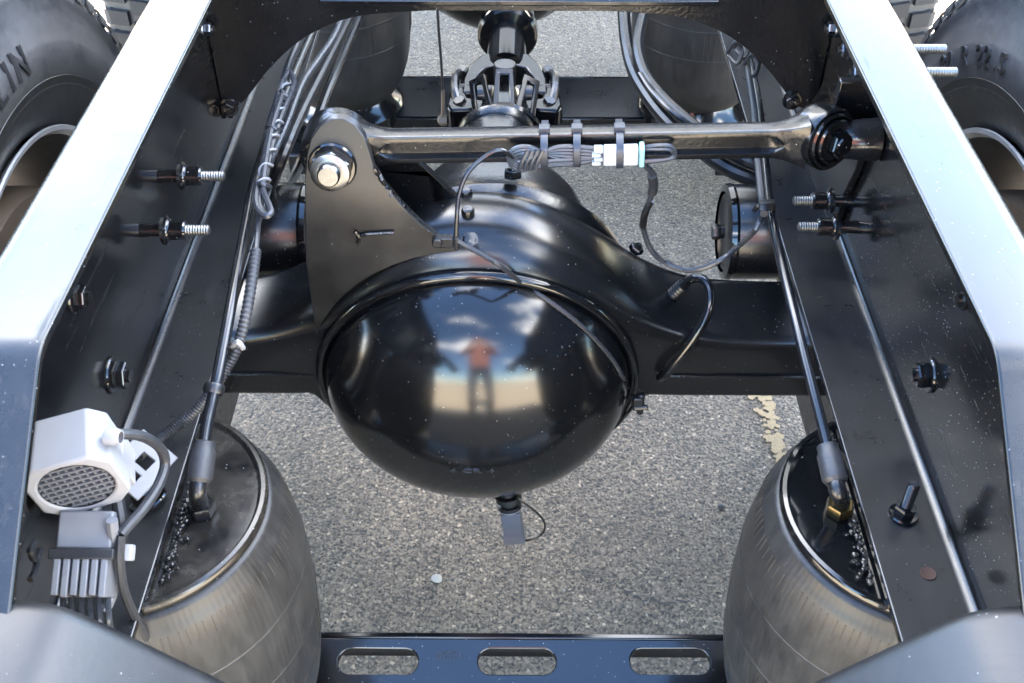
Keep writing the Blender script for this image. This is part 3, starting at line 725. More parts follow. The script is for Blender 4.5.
# ------------------------------------------------------------------ air springs on cross beams
SX, SY = .400, .698
def make_spring(name, x, y, label, mirror):
    zb, zt = .262, .6995
    root = thing(name, label, 'air spring', (x, y, zb), 'air springs')
    bm = bmesh.new()
    key = [Vector((r, h, 0)) for r, h in ((.112, .045), (.126, .066), (.140, .095), (.1500, .13), (.1560, .17), (.1595, .21), (.1610, .25), (.1612, .29), (.1602, .325), (.1575, .355), (.1525, .384), (.1470, .404), (.1410, .416), (.1370, .425))]
    dense = smooth_path(key, 6); prof = []
    for q in dense:
        prof.append((q.x, q.y))
    out = []
    for (r0, h0), (r1, h1) in zip(prof[:-1], prof[1:]):
        out.append((r0, h0))
        for hr in (.192, .262, .338):
            if h0 <= hr < h1: out += [(r0 + (r1 - r0) * .40, h0 + (h1 - h0) * .40), (r0 + (r1 - r0) * .5 + .0005, h0 + (h1 - h0) * .5), (r0 + (r1 - r0) * .6, h0 + (h1 - h0) * .6)]
    prof = out + [(.1370, .425), (.134, .428), (.12, .430), (0, .430)]
    # roll towards the base narrows over the piston
    prof2 = []
    for r, a in prof: prof2.append((r, a))
    lathe(bm, prof2, (x, y, zb), (0, 0, 1), 72); bel = obj('bellows', bm, 'bag_rubber', root, sharp=50)
    # short moulded ribs round the shoulder and thin flash lines down the wall
    bm = bmesh.new()
    for k in range(110):
        a = 2 * math.pi * k / 110 + random.uniform(-.01, .01); c, s = math.cos(a), math.sin(a)
        pts = [Vector((x + c * r, y + s * r, zb + h)) for r, h in ((.1522, .3865), (.1500, .395), (.1466, .4058))]
        tube(bm, pts, .0005, 4, 2)
    for k in range(7):
        a = 2 * math.pi * k / 7 + random.uniform(-.15, .15); h0 = random.uniform(.16, .24)
        for j in range(random.choice((1, 2, 3))):
            aa = a + j * .075; c, s = math.cos(aa), math.sin(aa)
            pts = [Vector((x + c * r, y + s * r, zb + h)) for r, h in ((.1588, .195), (.1602, .22), (.1613, .255))]
            tube(bm, pts, .0008, 4, 2)
    obj('moulded_lines', bm, 'bag_rubber', bel)['kind'] = 'stuff'
    bm = bmesh.new()
    lathe(bm, [(0, .428), (.131, .428), (.1335, .431), (.1335, .436), (.131, .4395), (.127, .4400), (.123, .4355), (0, .4355)], (x, y, zb), (0, 0, 1), 72)
    obj('top_plate', bm, 'plate_lit_dust' if x < 0 else 'gloss_paint', root, sharp=40)
    bm = bmesh.new()
    lathe(bm, [(0, -.03), (.118, -.03), (.128, .004), (.130, .010), (.124, .020), (.112, .034), (.104, .06), (.100, .10), (0, .10)], (x, y, zb), (0, 0, 1), 64)
    obj('piston', bm, 'bar_paint', root)
    return root
sp = []
for x, y, lab in ((-SX + .014, SY, 'large air spring with dusty sunlit-toned top plate beside the reversing alarm'), (SX, SY, 'large air spring with glossy black top plate under the flange stud'),
                  (-SX - .0, SY + 1.564, 'air spring beyond the arched crossmember beside the taped cable bundle'), (SX + .01, SY + 1.564, 'air spring beyond the arched crossmember beside two curved hoses')):
    sp.append(make_spring('air_spring', x, y, lab, False))
# weld and sealant strip where each near top plate meets the rail's flange
for i, s in ((0, -1), (1, 1)):
    bm = bmesh.new()
    for k in range(150):
        y = SY - .115 + .23 * k / 149; rr = random.uniform(.0016, .0042)
        c = Vector((s * (XB - .006 - abs(random.gauss(0, .006))), y, B0 - .0085)); 
        if math.hypot(c.x - s * SX, c.y - SY) > .118: continue
        lathe(bm, [(rr, 0), (rr * .8, rr * .5), (0, rr * .7)], c, (0, 0, 1), 6)
    obj('sealant_strip', bm, 'cast_paint', sp[i])
def cross_beam(y, label, slots=True, tilt=17):
    root = thing('cross_beam', label, 'cross beam', (0, y, .235), 'cross beams under the air springs')
    Y0, Y1, Zt, TB = y - .032, y + .124, .266, math.tan(R_(tilt))
    def zf(yy): return Zt - (Y1 - yy) * TB
    def slot(x0, x1, yc, r): return arc(x0 + r, yc, r, 90, 270, 10) + arc(x1 - r, yc, r, -90, 90, 10)
    holes = []
    for u0, u1 in ((338, 418), (478, 556), (630, 710)) if slots else ():
        z = Zt
        for _ in range(8): a = P(u0, 661, Z=z); z = zf(a.y - SY + y)
        b = P(u1, 661, Z=z); holes.append(slot(a.x, b.x, a.y - SY + y, .0165))
    bm = bmesh.new(); plate(bm, [(-.52, Y0), (.52, Y0), (.52, Y1), (-.52, Y1)], lambda a, b, c: Vector((a, b, zf(b) - c)), .010, holes)
    obj('top_plate', bm, 'bar_paint' if slots else 'rail_paint', root, bevel=.0016)
    for yy, nm in ((Y1 + .0045, 'front_lip'), (Y0 - .0045, 'rear_lip')):
        bm = bmesh.new(); box(bm, (0, yy, zf(yy) - .024), (1.04, .009, .047)); obj(nm, bm, 'bar_paint', root, bevel=.002)
    return root
cb = cross_beam(SY, 'black slotted steel cross beam between the two large air springs')
cross_beam(SY + 1.564, 'dark cross beam between the air springs beyond the driveshaft joint', False, 6)
tb = text_mesh('11222347', .014, .0003); a = P(462, 661, Z=.2445); zs = lambda yy: .266 - (SY + .124 - yy) * math.tan(R_(17)) + .0008
for v in tb.verts: q = v.co.copy(); v.co = Vector((a.x - q.x * .62, a.y + .004 - q.y, zs(a.y + .004 - q.y) + q.z))
obj('stamped_number', tb, 'dark_plastic', cb, recalc=False)

# trailing beams that carry the springs' bases and reach the axle (mostly hidden below the rails)
for s in (-1, 1):
    for k, dy in enumerate((0, 1.5)):
        bm = bmesh.new(); pl = [(SY - .08 + dy, .16), (SY + .1 + dy, .16), (AY - .1 + dy, .30), (AY + .1 + dy, .30), (AY + .45 + dy, .42), (AY + .45 + dy, .50), (AY + .06 + dy, .452), (AY - .09 + dy, .452), (SY + .12 + dy, .213), (SY - .08 + dy, .213)]
        plate(bm, pl, lambda a, b, c, s=s: Vector((s * (.455 + c), a, b)), .075)
        side = 'left-hand' if s < 0 else 'right-hand'
        tag(obj('trailing_beam', bm, 'black_steel', bevel=.004), 'black %s suspension beam clamped under the %s axle' % (side, 'domed' if k == 0 else 'farther'), 'suspension beam', 'suspension beams')

# ------------------------------------------------------------------ brake chambers
def chamber(s, label):
    c = Vector((s * .305, 1.30, .60)); root = thing('brake_chamber', label, 'brake chamber', c, 'brake chambers')
    bm = bmesh.new(); lathe(bm, [(0, .004), (.050, .004), (.056, 0), (.066, .003), (.070, .010), (.070, .10), (.076, .103), (.078, .110), (.078, .122), (.074, .127), (.068, .130), (.066, .20), (.05, .22), (0, .22)], c, (s, 0, 0), 48); obj('canister', bm, 'housing_paint', root)
    bm = bmesh.new()
    lathe(bm, [(.0, .0), (.010, 0), (.010, -.006), (0, -.006)], c + Vector((0, -.0, -.0)), (s, 0, 0), 20); hexa(bm, c - Vector((s * .006, 0, 0)), (-s, 0, 0), .012, .012); obj('release_bolt', bm, 'black_steel', root)
    bm = bmesh.new(); lathe(bm, [(.060, -.003), (.070, -.001), (.072, .006), (.0705, .010)], c, (s, 0, 0), 48); obj('end_ring', bm, 'gloss_paint', root)
    bm = bmesh.new(); box(bm, (s * .40, 1.262, .57), (.02, .06, .09)); obj('mounting_lug', bm, 'gloss_paint', root, bevel=.003)
chamber(1, 'black brake chamber with end bolt behind the straight axle arm')
chamber(-1, 'black brake chamber tucked beside the axle bracket plate')
# ------------------------------------------------------------------ tyres and wheels
def wheel(s, y, label, text=None, tr=.02):
    c = Vector((s * .755, y, AZ)); root = thing('wheel', label, 'wheel', c, 'truck wheels')
    R0 = .505; W = .145
    prof = [(.288, -W + .045), (.300, -W + .028), (.320, -W + .020), (.345, -W + .008), (.352, -W + .006), (.354, -W + .004), (.385, -W), (.41, -W + .001), (.413, -W + .0035), (.44, -W + .010), (.462, -W + .020), (.468, -W + .018), (.478, -W + .020), (.490, -W + .030), (.497, -W + .048)]
    pr = prof + [(.498, 0)] + [(r, -a) for r, a in prof[::-1]]
    bm = bmesh.new(); lathe(bm, pr, c, (s, 0, 0), 120, up=(0, 0, 1)); ty = obj('tyre', bm, 'tyre_rubber', root, sharp=60)
    bm = bmesh.new(); lathe(bm, [(.302, -W + .0265), (.320, -W + .0185), (.345, -W + .0065), (.352, -W + .0045), (.366, -W + .0018), (.368, -W + .004)], c, (s, 0, 0), 120, up=(0, 0, 1)); obj('bead_band', bm, 'hose_rubber', ty)
    # tread blocks, standing proud of the carcass
    bm = bmesh.new(); nb = 64
    for row, (x0, x1, sh) in enumerate(((-.108, -.070, 0), (-.060, -.024, .5), (-.017, .017, .2), (.024, .060, .7), (.070, .108, .3))):
        for k in range(nb):
            a = 2 * math.pi * (k + sh) / nb; da = 2 * math.pi / nb * .39
            vs = []
            for rr, f in ((.494, 1.0), (.509, .92)):
                for xx, aa in ((x0, -da), (x1, -da * .7), (x1, da), (x0, da * .7)):
                    q = a + aa * f; vs.append(bm.verts.new(c + Vector((s * xx, rr * math.sin(q), rr * math.cos(q)))))
            for f in ((4, 5, 6, 7), (0, 1, 5, 4), (1, 2, 6, 5), (2, 3, 7, 6), (3, 0, 4, 7)): bm.faces.new([vs[i] for i in f])
    # shoulder lugs
    for k in range(nb):
        a = 2 * math.pi * (k + .3) / nb; da = 2 * math.pi / nb * .33
        for sx in (-1, 1):
            vs = []
            for xx, rr in ((.108, .507), (.122, .496), (.128, .478)):
                for aa in (-da, da): q = a + aa; vs.append(bm.verts.new(c + Vector((s * sx * xx, rr * math.sin(q), rr * math.cos(q)))))
            for f in ((0, 1, 3, 2), (2, 3, 5, 4)): bm.faces.new([vs[i] for i in f])
    t = obj('tread', bm, 'tread_rubber', ty); t['kind'] = 'stuff'
    bm = bmesh.new(); W2 = W - .03
    lathe(bm, [(.290, -W2 + .002), (.298, -W2 - .006), (.300, -W2 - .009), (.299, -W2 - .012), (.293, -W2 - .011), (.289, -W2 - .004), (.287, -W2)], c, (s, 0, 0), 96); rm = obj('rim', bm, 'rim_steel', root)
    bm = bmesh.new(); lathe(bm, [(.288, -W2 + .001), (.272, -W2 + .04), (.262, -W2 + .09), (.26, W2 - .04), (.285, W2), (.300, W2 + .010)], c, (s, 0, 0), 96); obj('rim_barrel', bm, 'dark_plastic', rm)
    bm = bmesh.new(); lathe(bm, [(0, -.16), (.07, -.16), (.10, -.14), (.12, -.10), (.205, -.085), (.215, -.07), (.215, .05), (.0, .06)], c, (s, 0, 0), 64); obj('brake_drum', bm, 'hub_steel', root)
    if text:
        for (st, size, r0, a0, step, m) in text:
            for i, ch in enumerate(st):
                if ch == ' ': continue
                tb = text_mesh(ch, size, .0022, 'CENTER', .022); A = a0 + (1 if s < 0 else -1) * step * i
                er = Vector((0, math.sin(R_(A)), math.cos(R_(A)))); et = Vector((0, math.cos(R_(A)), -math.sin(R_(A)))) * (1 if s < 0 else -1)
                for v in tb.verts:
                    q = v.co.copy(); rr = r0 + q.y; dx = .0 if rr < .413 else (rr - .413) * .24 + .003
                    v.co = c + er * rr + et * q.x * 1.05 + Vector((-s * (W - dx + .0006 + q.z), 0, 0))
                obj('raised_letter', tb, m, ty, recalc=False)
    return root
wheel(-1, AY, 'black truck tyre with large raised letters outside the alarm-side rail', [('MICHELIN', .050, .388, -29.0, 5.2, 'dark_plastic')])
wheel(1, AY, 'black truck tyre marked 80 R 22.5 outside the bracket-side rail', [('295 80 R 22.5', .036, .384, 57.0, 3.6, 'dark_plastic')])
wheel(-1, AY + 1.5, 'tyre with dusty tread blocks ahead of the raised-letter tyre')
wheel(1, AY + 1.5, 'tyre with stone-grey tread blocks ahead of the marked tyre')

# ------------------------------------------------------------------ air lines to the near springs
def air_fitting(parent, p, d, m='black_steel'):
    pass
def airline(name, pts, r, fit, label, low_from):
    root = thing(name, label, 'air line', fit, 'air lines to the springs')
    bm = bmesh.new(); tube(bm, pts, r, 12, 8); obj('nylon_tube', bm, 'nylon_tube', root)
    # elbow fitting on the plate
    a = Vector(pts[0]); dirn = (Vector(pts[1]) - a).normalized()
    bm = bmesh.new(); lathe(bm, [(0, -.014), (.0095, -.014), (.0125, -.010), (.0125, .016), (.0105, .020), (.0105, .026), (.0075, .027)], a, dirn, 18); obj('collar', bm, 'loom', root)
    bm = bmesh.new(); tube(bm, [a - dirn * .010, a - dirn * .024, Vector(fit) + Vector((0, 0, .018)), Vector(fit)], .0085, 12, 5); obj('elbow', bm, 'black_steel', root)
    bm = bmesh.new(); hexa(bm, Vector(fit), (0, 0, 1), .014, .014, .3); obj('fitting_nut', bm, 'brass' if low_from else 'cast_paint', root)
fz = .6985
fL = P(203, 512, Z=fz); fR = P(838, 512, Z=fz)
airline('air_line', [P(201, 468, Z=.752), P(208, 420, Z=.78), P(218, 375, Z=.805), P(232, 300, Z=.825), P(246, 225, Z=.83), P(255, 180, Z=.825), P(276, 120, Z=.80), P(296, 70, Z=.78), P(318, 20, Z=.76)], .0062, fL, 'black air tube rising from fitting on the dusty sunlit-toned top plate', False)
airline('air_line', [P(833, 470, Z=.745), P(826, 440, Z=.755), P(812, 385, Z=.775), P(798, 330, Z=.79), P(782, 265, Z=.80), P(771, 210, Z=.80), P(765, 160, Z=.79), P(758, 100, Z=.775), P(748, 55, Z=.76), P(735, 10, Z=.74)], .0056, fR, 'black air tube rising from brass fitting on the glossy top plate', True)

# ------------------------------------------------------------------ cable harness on the left, with folded spare loop and loom
def harness():
    root = thing('cable_harness', 'grey taped cable bundle with folded loops tied to the left air tube', 'cable harness', P(262, 190, Z=.84))
    bm = bmesh.new(); z = .855
    def q(u, v, dz=0): return P(u, v, Z=z + dz)
    # folded loops
    tube(bm, [q(262, 190), q(264, 160, .004), q(270, 130, .006), q(276, 105, .008), q(281, 85, .010), q(289, 72, .012), q(294, 82, .010), q(290, 96, .008), q(282, 115, .008), q(274, 140, .006), q(268, 165, .004), q(263, 190)], .0036, 7, 6)
    tube(bm, [q(258, 186, .006), q(256, 200, .008), q(259, 210, .008), q(266, 216, .010), q(271, 212, .010), q(268, 202, .010), q(263, 188, .008), q(266, 160, .010), q(272, 128, .012), q(283, 92, .014)], .0036, 7, 6)
    tube(bm, [q(261, 186, .004), q(259, 201, .006), q(263, 212, .006), q(269, 213, .006), q(267, 200, .006), q(262, 186, .004), q(268, 140, .0), q(280, 100, .002)], .0032, 7, 6)
    obj('spare_loops', bm, 'grey_wire', root)
    bm = bmesh.new(); hx = []; pa, pb_ = q(262, 188, .004), q(288, 78, .010); ax_ = (pb_ - pa).normalized(); xx, yy, _ = frame_of(ax_)
    for k in range(73):
        t = k / 72; a = t * 2 * math.pi * 8; rr = .0068 * (1 - .35 * t); hx.append(pa.lerp(pb_, t) + (xx * math.cos(a) + yy * math.sin(a)) * rr + Vector((random.gauss(0, .0006), 0, random.gauss(0, .0006))))
    tube(bm, hx, .0019, 6, 2); obj('twisted_wire', bm, 'plug_plastic', root)
    bm = bmesh.new()
    for (u, v, du) in ((262, 184, 10), (273, 128, 10), (284, 95, 11)):
        a, b, c = q(u - du * .6, v - 1, .0), q(u, v, .014), q(u + du * .8, v + 3, .0); tube(bm, [a, b, c], .0030, 6, 4)
    for k in range(5): a, c = q(276 - k * .5, 100 + k * 5, .002), q(286 - k * 1.2, 97 + k * 5, .002); tube(bm, [a, a.lerp(c, .5) + Vector((0, 0, .014)), c], .0022, 6, 3)
    obj('cable_tie', bm, 'tie_plastic', root)
    # loom running down to the flange and the alarm
    bm = bmesh.new(); tube(bm, [q(262, 188, .0), q(259, 215, -.005), q(256, 250, -.008)], .003, 7, 8); obj('wire', bm, 'grey_wire', root)
    bm = bmesh.new(); tube(bm, [q(256, 250, -.008), q(252, 280, -.02), q(246, 315, -.035), q(238, 345, -.055), q(226, 368, -.075), q(214, 388, -.09), q(200, 405, -.11), P(184, 420, Z=.728), P(166, 434, Z=.724), P(150, 446, Z=.728), P(138, 456, Z=.74)], .0058, 10, 14, rib=.10); obj('corrugated_loom', bm, 'loom', root)
    bm = bmesh.new(); lathe(bm, [(.0095, -.005), (.0105, -.003), (.0105, .003), (.0095, .005)], P(214, 389, Z=.797), P(218, 375, Z=.805) - P(208, 420, Z=.78), 16); obj('clamp_ring', bm, 'hose_rubber', root)
    bm = bmesh.new(); tube(bm, [q(232, 346, -.05), q(238, 342, -.035), q(243, 348, -.05)], .003, 6, 4); obj('cable_tie', bm, 'alarm_plastic', root)
harness()
# bundles of hoses and cables in the upper left
def hose(pts, r, mat, label, name='hose', cat='hose', n=8, group=None):
    bm = bmesh.new(); tube(bm, pts, r, 10, n); o = obj(name, bm, mat); tag(o, label, cat, group); return o
hose([P(352, 12, Z=.70), P(338, 40, Z=.72), P(320, 75, Z=.74), P(300, 115, Z=.755), P(285, 150, Z=.76), P(272, 182, Z=.70), P(262, 205, Z=.52)], .0085, 'hose_rubber', 'thick black hose beside the taped cable bundle, passing under the arch', group='hoses under the arch')
hose([P(362, 10, Z=.66), P(345, 50, Z=.68), P(326, 95, Z=.70), P(306, 150, Z=.68), P(290, 185, Z=.52)], .0075, 'nylon_tube', 'thin black tube running lowest of the bundle beside the far air spring', group='hoses under the arch')
hose([P(345, 10, Z=.74), P(334, 36, Z=.75), P(318, 60, Z=.76), P(302, 84, Z=.77), P(286, 125, Z=.775), P(268, 165, Z=.775)], .0055, 'grey_wire', 'grey cable crossing the thick hose under the arched crossmember', 'cable', 'cable', group='hoses under the arch')
hose([P(300, 30, Z=.84), P(296, 46, Z=.83), P(290, 60, Z=.83), P(282, 84, Z=.82), P(274, 110, Z=.81), P(262, 150, Z=.80), P(250, 190, Z=.80)], .0045, 'loom', 'dark cable rising behind the folded spare wire loops', 'cable', 'cable')
# two large curved hoses at the right
hose([P(622, -20, Z=.70), P(624, 15, Z=.69), P(627, 45, Z=.68), P(634, 72, Z=.67), P(648, 97, Z=.665), P(668, 122, Z=.66), P(695, 146, Z=.655), P(730, 170, Z=.65), P(770, 185, Z=.64)], .0115, 'hose_rubber', 'outer thick black hose curving past far air spring towards the rail', group='curved hoses')
hose([P(652, -10, Z=.72), P(644, 15, Z=.71), P(638, 45, Z=.70), P(644, 72, Z=.69), P(660, 95, Z=.685), P(684, 118, Z=.68), P(712, 140, Z=.675), P(745, 160, Z=.67), P(775, 172, Z=.66)], .0100, 'hose_rubber', 'inner thick black hose curving past far air spring towards the rail', group='curved hoses')
hose([P(640, 74, Z=.705), P(652, 92, Z=.70), P(672, 112, Z=.70), P(700, 132, Z=.69), P(728, 148, Z=.685), P(760, 158, Z=.68)], .005, 'nylon_tube', 'thin tube lying on the pair of curved hoses', group='curved hoses')
hose([P(744, 40, Z=.80), P(748, 70, Z=.81), P(754, 110, Z=.82), P(757, 150, Z=.82), P(761, 190, Z=.815), P(764, 214, Z=.815)], .0048, 'loom', 'dark cable tied beside the right air tube', 'cable', 'cable')
bm = bmesh.new()
for u, v in ((742, 42), (752, 60), (735, 48)): tube(bm, [P(u - 8, v + 5, Z=.81), P(u, v - 6, Z=.83), P(u + 7, v + 2, Z=.82), P(u + 2, v + 16, Z=.815), P(u - 6, v + 9, Z=.81)], .0032, 6, 6)
tag(obj('coiled_wire', bm, 'loom'), 'small coil of dark wire hanging at the arch beside far spring', 'wire')
hose([P(734, 76, Z=.70), P(752, 96, Z=.69), P(766, 80, Z=.70), P(770, 55, Z=.72), P(757, 40, Z=.74)], .0035, 'hose_rubber', 'thin black looped wire behind the right air tube', 'wire', 'wire')
bm = bmesh.new(); c = P(764, 211, Z=.803); box(bm, c + Vector((0, -.005, .012)), (.018, .008, .012)); tube(bm, [c + Vector((-.012, 0, 0)), c + Vector((-.008, -.004, .011)), c + Vector((.008, -.004, .011)), c + Vector((.012, 0, 0))], .003, 6, 4)
tag(obj('cable_clip', bm, 'black_steel', bevel=.001), 'small black clip holding wires to the right air tube', 'clip')
# hanging tag on a thin cord at the far cross beam
rt = thing('hanging_cord', 'thin dark cord with a small round weight hanging beyond the rod', 'cord', P(443, 98, Y=2.05))
bm = bmesh.new(); tube(bm, [P(436, -30, Y=2.05), P(438, 20, Y=2.05), P(441, 60, Y=2.05), P(443, 92, Y=2.05)], .0028, 6, 6); obj('cord', bm, 'dark_plastic', rt)
bm = bmesh.new(); c = P(443, 120, Y=2.05); lathe(bm, [(0, -.006), (.009, -.006), (.012, -.003), (.012, .003), (.009, .006), (0, .006)], c, (0, -.7, .7), 20); cyl(bm, c + Vector((0, 0, .01)), P(443, 90, Y=2.05), .004); obj('round_weight', bm, 'hub_steel', rt)

# ------------------------------------------------------------------ sensor wire bundle tied to the torque rod
def rod_wires():
    root = thing('wire_bundle', 'coiled grey wires tied along the torque rod', 'wire bundle', rod_pt(575))
    bm = bmesh.new()
    for k in range(5):       # coil loops at the left end
        z0 = .004 * (k - 2); e = .003 * k
        tube(bm, [rod_pt(640 - 6 * k, .024, z0 * .6), rod_pt(600, .026, z0), rod_pt(560, .027, z0 + .004), rod_pt(530, .029 + e * .5, .014 - e), rod_pt(513 + 2 * k, .030, .010 - e), rod_pt(510 + 2.4 * k, .031, -.004), rod_pt(520 + 2 * k, .031, -.016 + e), rod_pt(540, .030, -.012 + e * .6), rod_pt(575, .027, -.008 + z0 * .4), rod_pt(605, .025, -.006)], .0026, 6, 6)
    for k in range(4): tube(bm, [rod_pt(520 + 5 * k, .034, -.014), rod_pt(523 + 5 * k, .036, -.002), rod_pt(529 + 5 * k, .034, .012)], .0024, 6, 5)
    obj('coil', bm, 'grey_wire', root)
    bm = bmesh.new()   # spare loop at the right end
    for o in (0, .005): tube(bm, [rod_pt(640, .022, .006 - o * .4), rod_pt(655, .024, .010 - o), rod_pt(668, .024, .009 - o), rod_pt(674, .024, .0 - o), rod_pt(668, .024, -.008), rod_pt(650, .024, -.010 - o * .3), rod_pt(625, .024, -.012), rod_pt(590, .024, -.014 + o * .5)], .0023, 6, 6)
    obj('spare_loop', bm, 'grey_wire', root)
    for u in (545, 577, 619):
        bm = bmesh.new(); pts = []
        hw = .0042
        loop = [(-.020, .018), (.0, .0205), (.016, .0195), (.031, .012), (.0335, 0), (.031, -.011), (.020, -.017)]
        if u == 619: loop = [(a + (.004 if a > .01 else 0), b) for a, b in loop]
        rg = []
        for a, b in loop:
            for h in ((a, b),):
                pass
        path = smooth_path([Vector((a, b, 0)) for a, b in loop], 4); V1, V2, V3, V4 = [], [], [], []
        for i, p in enumerate(path):
            dd = path[min(i + 1, len(path) - 1)] - path[max(i - 1, 0)]; dd.normalize(); nn_ = Vector((dd.y, -dd.x, 0))
            for Ls, w_, off in ((V1, -hw, 0), (V2, hw, 0), (V3, hw, .0016), (V4, -hw, .0016)):
                r_ = p - nn_ * off; Ls.append(bm.verts.new(rod_pt(u, r_.x, r_.y) + RD * w_))
        for i in range(len(path) - 1):
            for A, B in ((V1, V2), (V2, V3), (V3, V4), (V4, V1)): bm.faces.new((A[i], A[i + 1], B[i + 1], B[i]))
        M = Matrix((RD, RREAR, RUP)).transposed()
        box(bm, rod_pt(u, .006, .0235), (.0125, .012, .007), M)
        obj('cable_tie', bm, 'tie_plastic', root, bevel=.0006)
    # connector
    cn = thing('wire_connector', 'white plastic wire connector strapped to the torque rod', 'connector', rod_pt(617, .03))
    M = Matrix((RD, RREAR, RUP)).transposed()
    bm = bmesh.new(); box(bm, rod_pt(620, .0285, .001), (.040, .016, .021), M); obj('housing', bm, 'white_plastic', cn, bevel=.002)
    bm = bmesh.new(); box(bm, rod_pt(640.5, .0285, .001), (.006, .018, .0245), M); obj('end_cap', bm, 'pale_teal_plastic', cn, bevel=.0015)
    bm = bmesh.new()
    for k in range(4): box(bm, rod_pt(598 - (k % 2) * 2, .0285, .009 - k * .0054), (.010, .013, .0042), M)
    obj('latch_teeth', bm, 'white_plastic', cn, bevel=.0008)
rod_wires()
# wire from the coil over to the clip on the hump, then along the weld ring
def seam_wire():
    root = thing('sensor_wire', 'thin wire looping from torque rod down along the cover seam', 'wire', P(456, 240, Y=1.06))
    bm = bmesh.new(); tube(bm, [rod_pt(515, .03, 0), P(500, 150, Y=1.07), P(483, 158, Y=1.065), P(467, 174, Y=1.055), P(459, 195, Y=1.045), P(457, 215, Y=1.035), P(456, 236, Y=1.03)], .0028, 8, 8); obj('wire', bm, 'nylon_tube', root)
    pts = [P(456, 240, Y=1.03)]
    for u, v, y in ((470, 248, 1.026), (488, 258, 1.016), (502, 267, 1.012)): pts.append(P(u, v, Y=y))
    for u, v in ((524, 285), (540, 295), (556, 306), (572, 318), (588, 332), (602, 347), (614, 362), (622, 376), (629, 390)): pts.append(on_cover(u, v, .004))
    pts.append(P(635, 404, Y=1.06))
    bm = bmesh.new(); tube(bm, pts, .0030, 8, 6, rib=.12); obj('braided_wire', bm, 'loom', root)
    low = [P(634, 406, Y=1.06)]
    for k in range(14):
        a = R_(-22 - 58 * k / 13); low.append(tilt_pt(Vector((BX + .2245 * math.cos(a), 1.076, AZ + .2245 * math.sin(a))), AY))
    low += [P(512, 492, Y=1.07)]
    bm = bmesh.new(); tube(bm, low, .0028, 8, 6); obj('lower_wire', bm, 'nylon_tube', root)
    bm = bmesh.new(); c = P(446, 241, Y=1.034); box(bm, c, (.018, .010, .014)); box(bm, c + Vector((.013, 0, 0)), (.006, .014, .018)); cyl(bm, c + Vector((-.010, .004, .002)), c + Vector((-.010, -.009, .002)), .0065, seg=12); obj('clip', bm, 'black_steel', root, bevel=.0015)
    bm = bmesh.new(); c = P(470, 240, Y=1.04); lathe(bm, [(0, 0), (.010, 0), (.009, .006), (0, .008)], c, (.3, -.6, .7), 8); obj('clip', bm, 'cast_paint', root)
    bm = bmesh.new(); c = P(638, 402, Y=1.055); box(bm, c, (.014, .012, .022)); cyl(bm, c + Vector((.004, 0, -.022)), c + Vector((.004, 0, .016)), .005, seg=10); cyl(bm, c + Vector((-.006, -.004, -.008)), c + Vector((.014, -.004, -.006)), .004, seg=10); obj('clip', bm, 'black_steel', root, bevel=.0015)
seam_wire()
def loop_wire():
    root = thing('sensor_wire', 'braided wire hanging in a loop between the torque rod and air tube', 'wire', P(668, 265, Y=1.15))
    bm = bmesh.new(); tube(bm, [rod_pt(641, .02, -.01), P(645, 165, Y=1.08), P(652, 173, Y=1.09), P(654, 186, Y=1.10), P(648, 205, Y=1.11), P(643, 221, Y=1.12), P(646, 238, Y=1.13), P(653, 252, Y=1.13), P(666, 263, Y=1.13), P(684, 270, Y=1.12), P(703, 268, Y=1.11), P(724, 258, Y=1.11), P(742, 243, Y=1.13), P(755, 230, Z=.79), P(764, 213, Z=.80)], .0036, 8, 8, rib=.1); obj('braided_wire', bm, 'grey_wire', root)
    bm = bmesh.new(); tube(bm, [P(652, 175, Y=1.09), P(653.5, 184, Y=1.10), P(652, 193, Y=1.105)], .0062, 8, 5); obj('tape_wrap', bm, 'loom', root)
    bm = bmesh.new(); tube(bm, [P(651, 200, Y=1.108), P(645, 214, Y=1.115), P(643, 226, Y=1.122)], .0048, 8, 5); obj('tape_wrap', bm, 'hose_rubber', root)
loop_wire()
# drain sensor at the bottom of the cover
def sensor():
    b = P(508, 494, Y=1.075); root = thing('plug_sensor', 'black plug sensor with looped lead hanging under the domed cover', 'sensor', b)
    dn = (P(515, 540, Y=1.05) - b).normalized(); s = (P(515, 540, Y=1.05) - b).length / 46
    x, y, d = frame_of(dn, (0, 1, 0)); M = Matrix((x, y, d)).transposed()
    bm = bmesh.new(); lathe(bm, [(0, -10 * s), (7 * s, -10 * s), (7 * s, 0), (11 * s, 1 * s), (11 * s, 5 * s), (8 * s, 6 * s), (8 * s, 9 * s), (10 * s, 10 * s), (10 * s, 13 * s), (0, 13 * s)], b, dn, 18); cyl(bm, b + M @ Vector((8 * s, 0, 1 * s)), b + M @ Vector((14 * s, 0, -1 * s)), 3 * s, seg=10); obj('threaded_base', bm, 'black_steel', root)
    bm = bmesh.new(); lathe(bm, [(9 * s, 13.2 * s), (10 * s, 14 * s), (9 * s, 15 * s), (5 * s, 15 * s)], b, dn, 18); obj('seal_ring', bm, 'alarm_plastic', root)
    bm = bmesh.new(); box(bm, b + dn * 28 * s, (16 * s, 14 * s, 24 * s), M); box(bm, b + dn * 41 * s, (18 * s, 15 * s, 9 * s), M); box(bm, b + dn * 17 * s, (12 * s, 10 * s, 5 * s), M); obj('plug', bm, 'grey_plastic', root, bevel=.001)
    bm = bmesh.new(); Y = 1.06; tube(bm, [P(518, 499, Y=Y), P(530, 507, Y=Y), P(541, 517, Y=Y), P(545, 526, Y=Y), P(541, 535, Y=Y), P(530, 540, Y=Y), P(521, 540, Y=Y), P(517, 536, Y=Y)], .0018, 6, 6); obj('lead', bm, 'nylon_tube', root)
sensor()

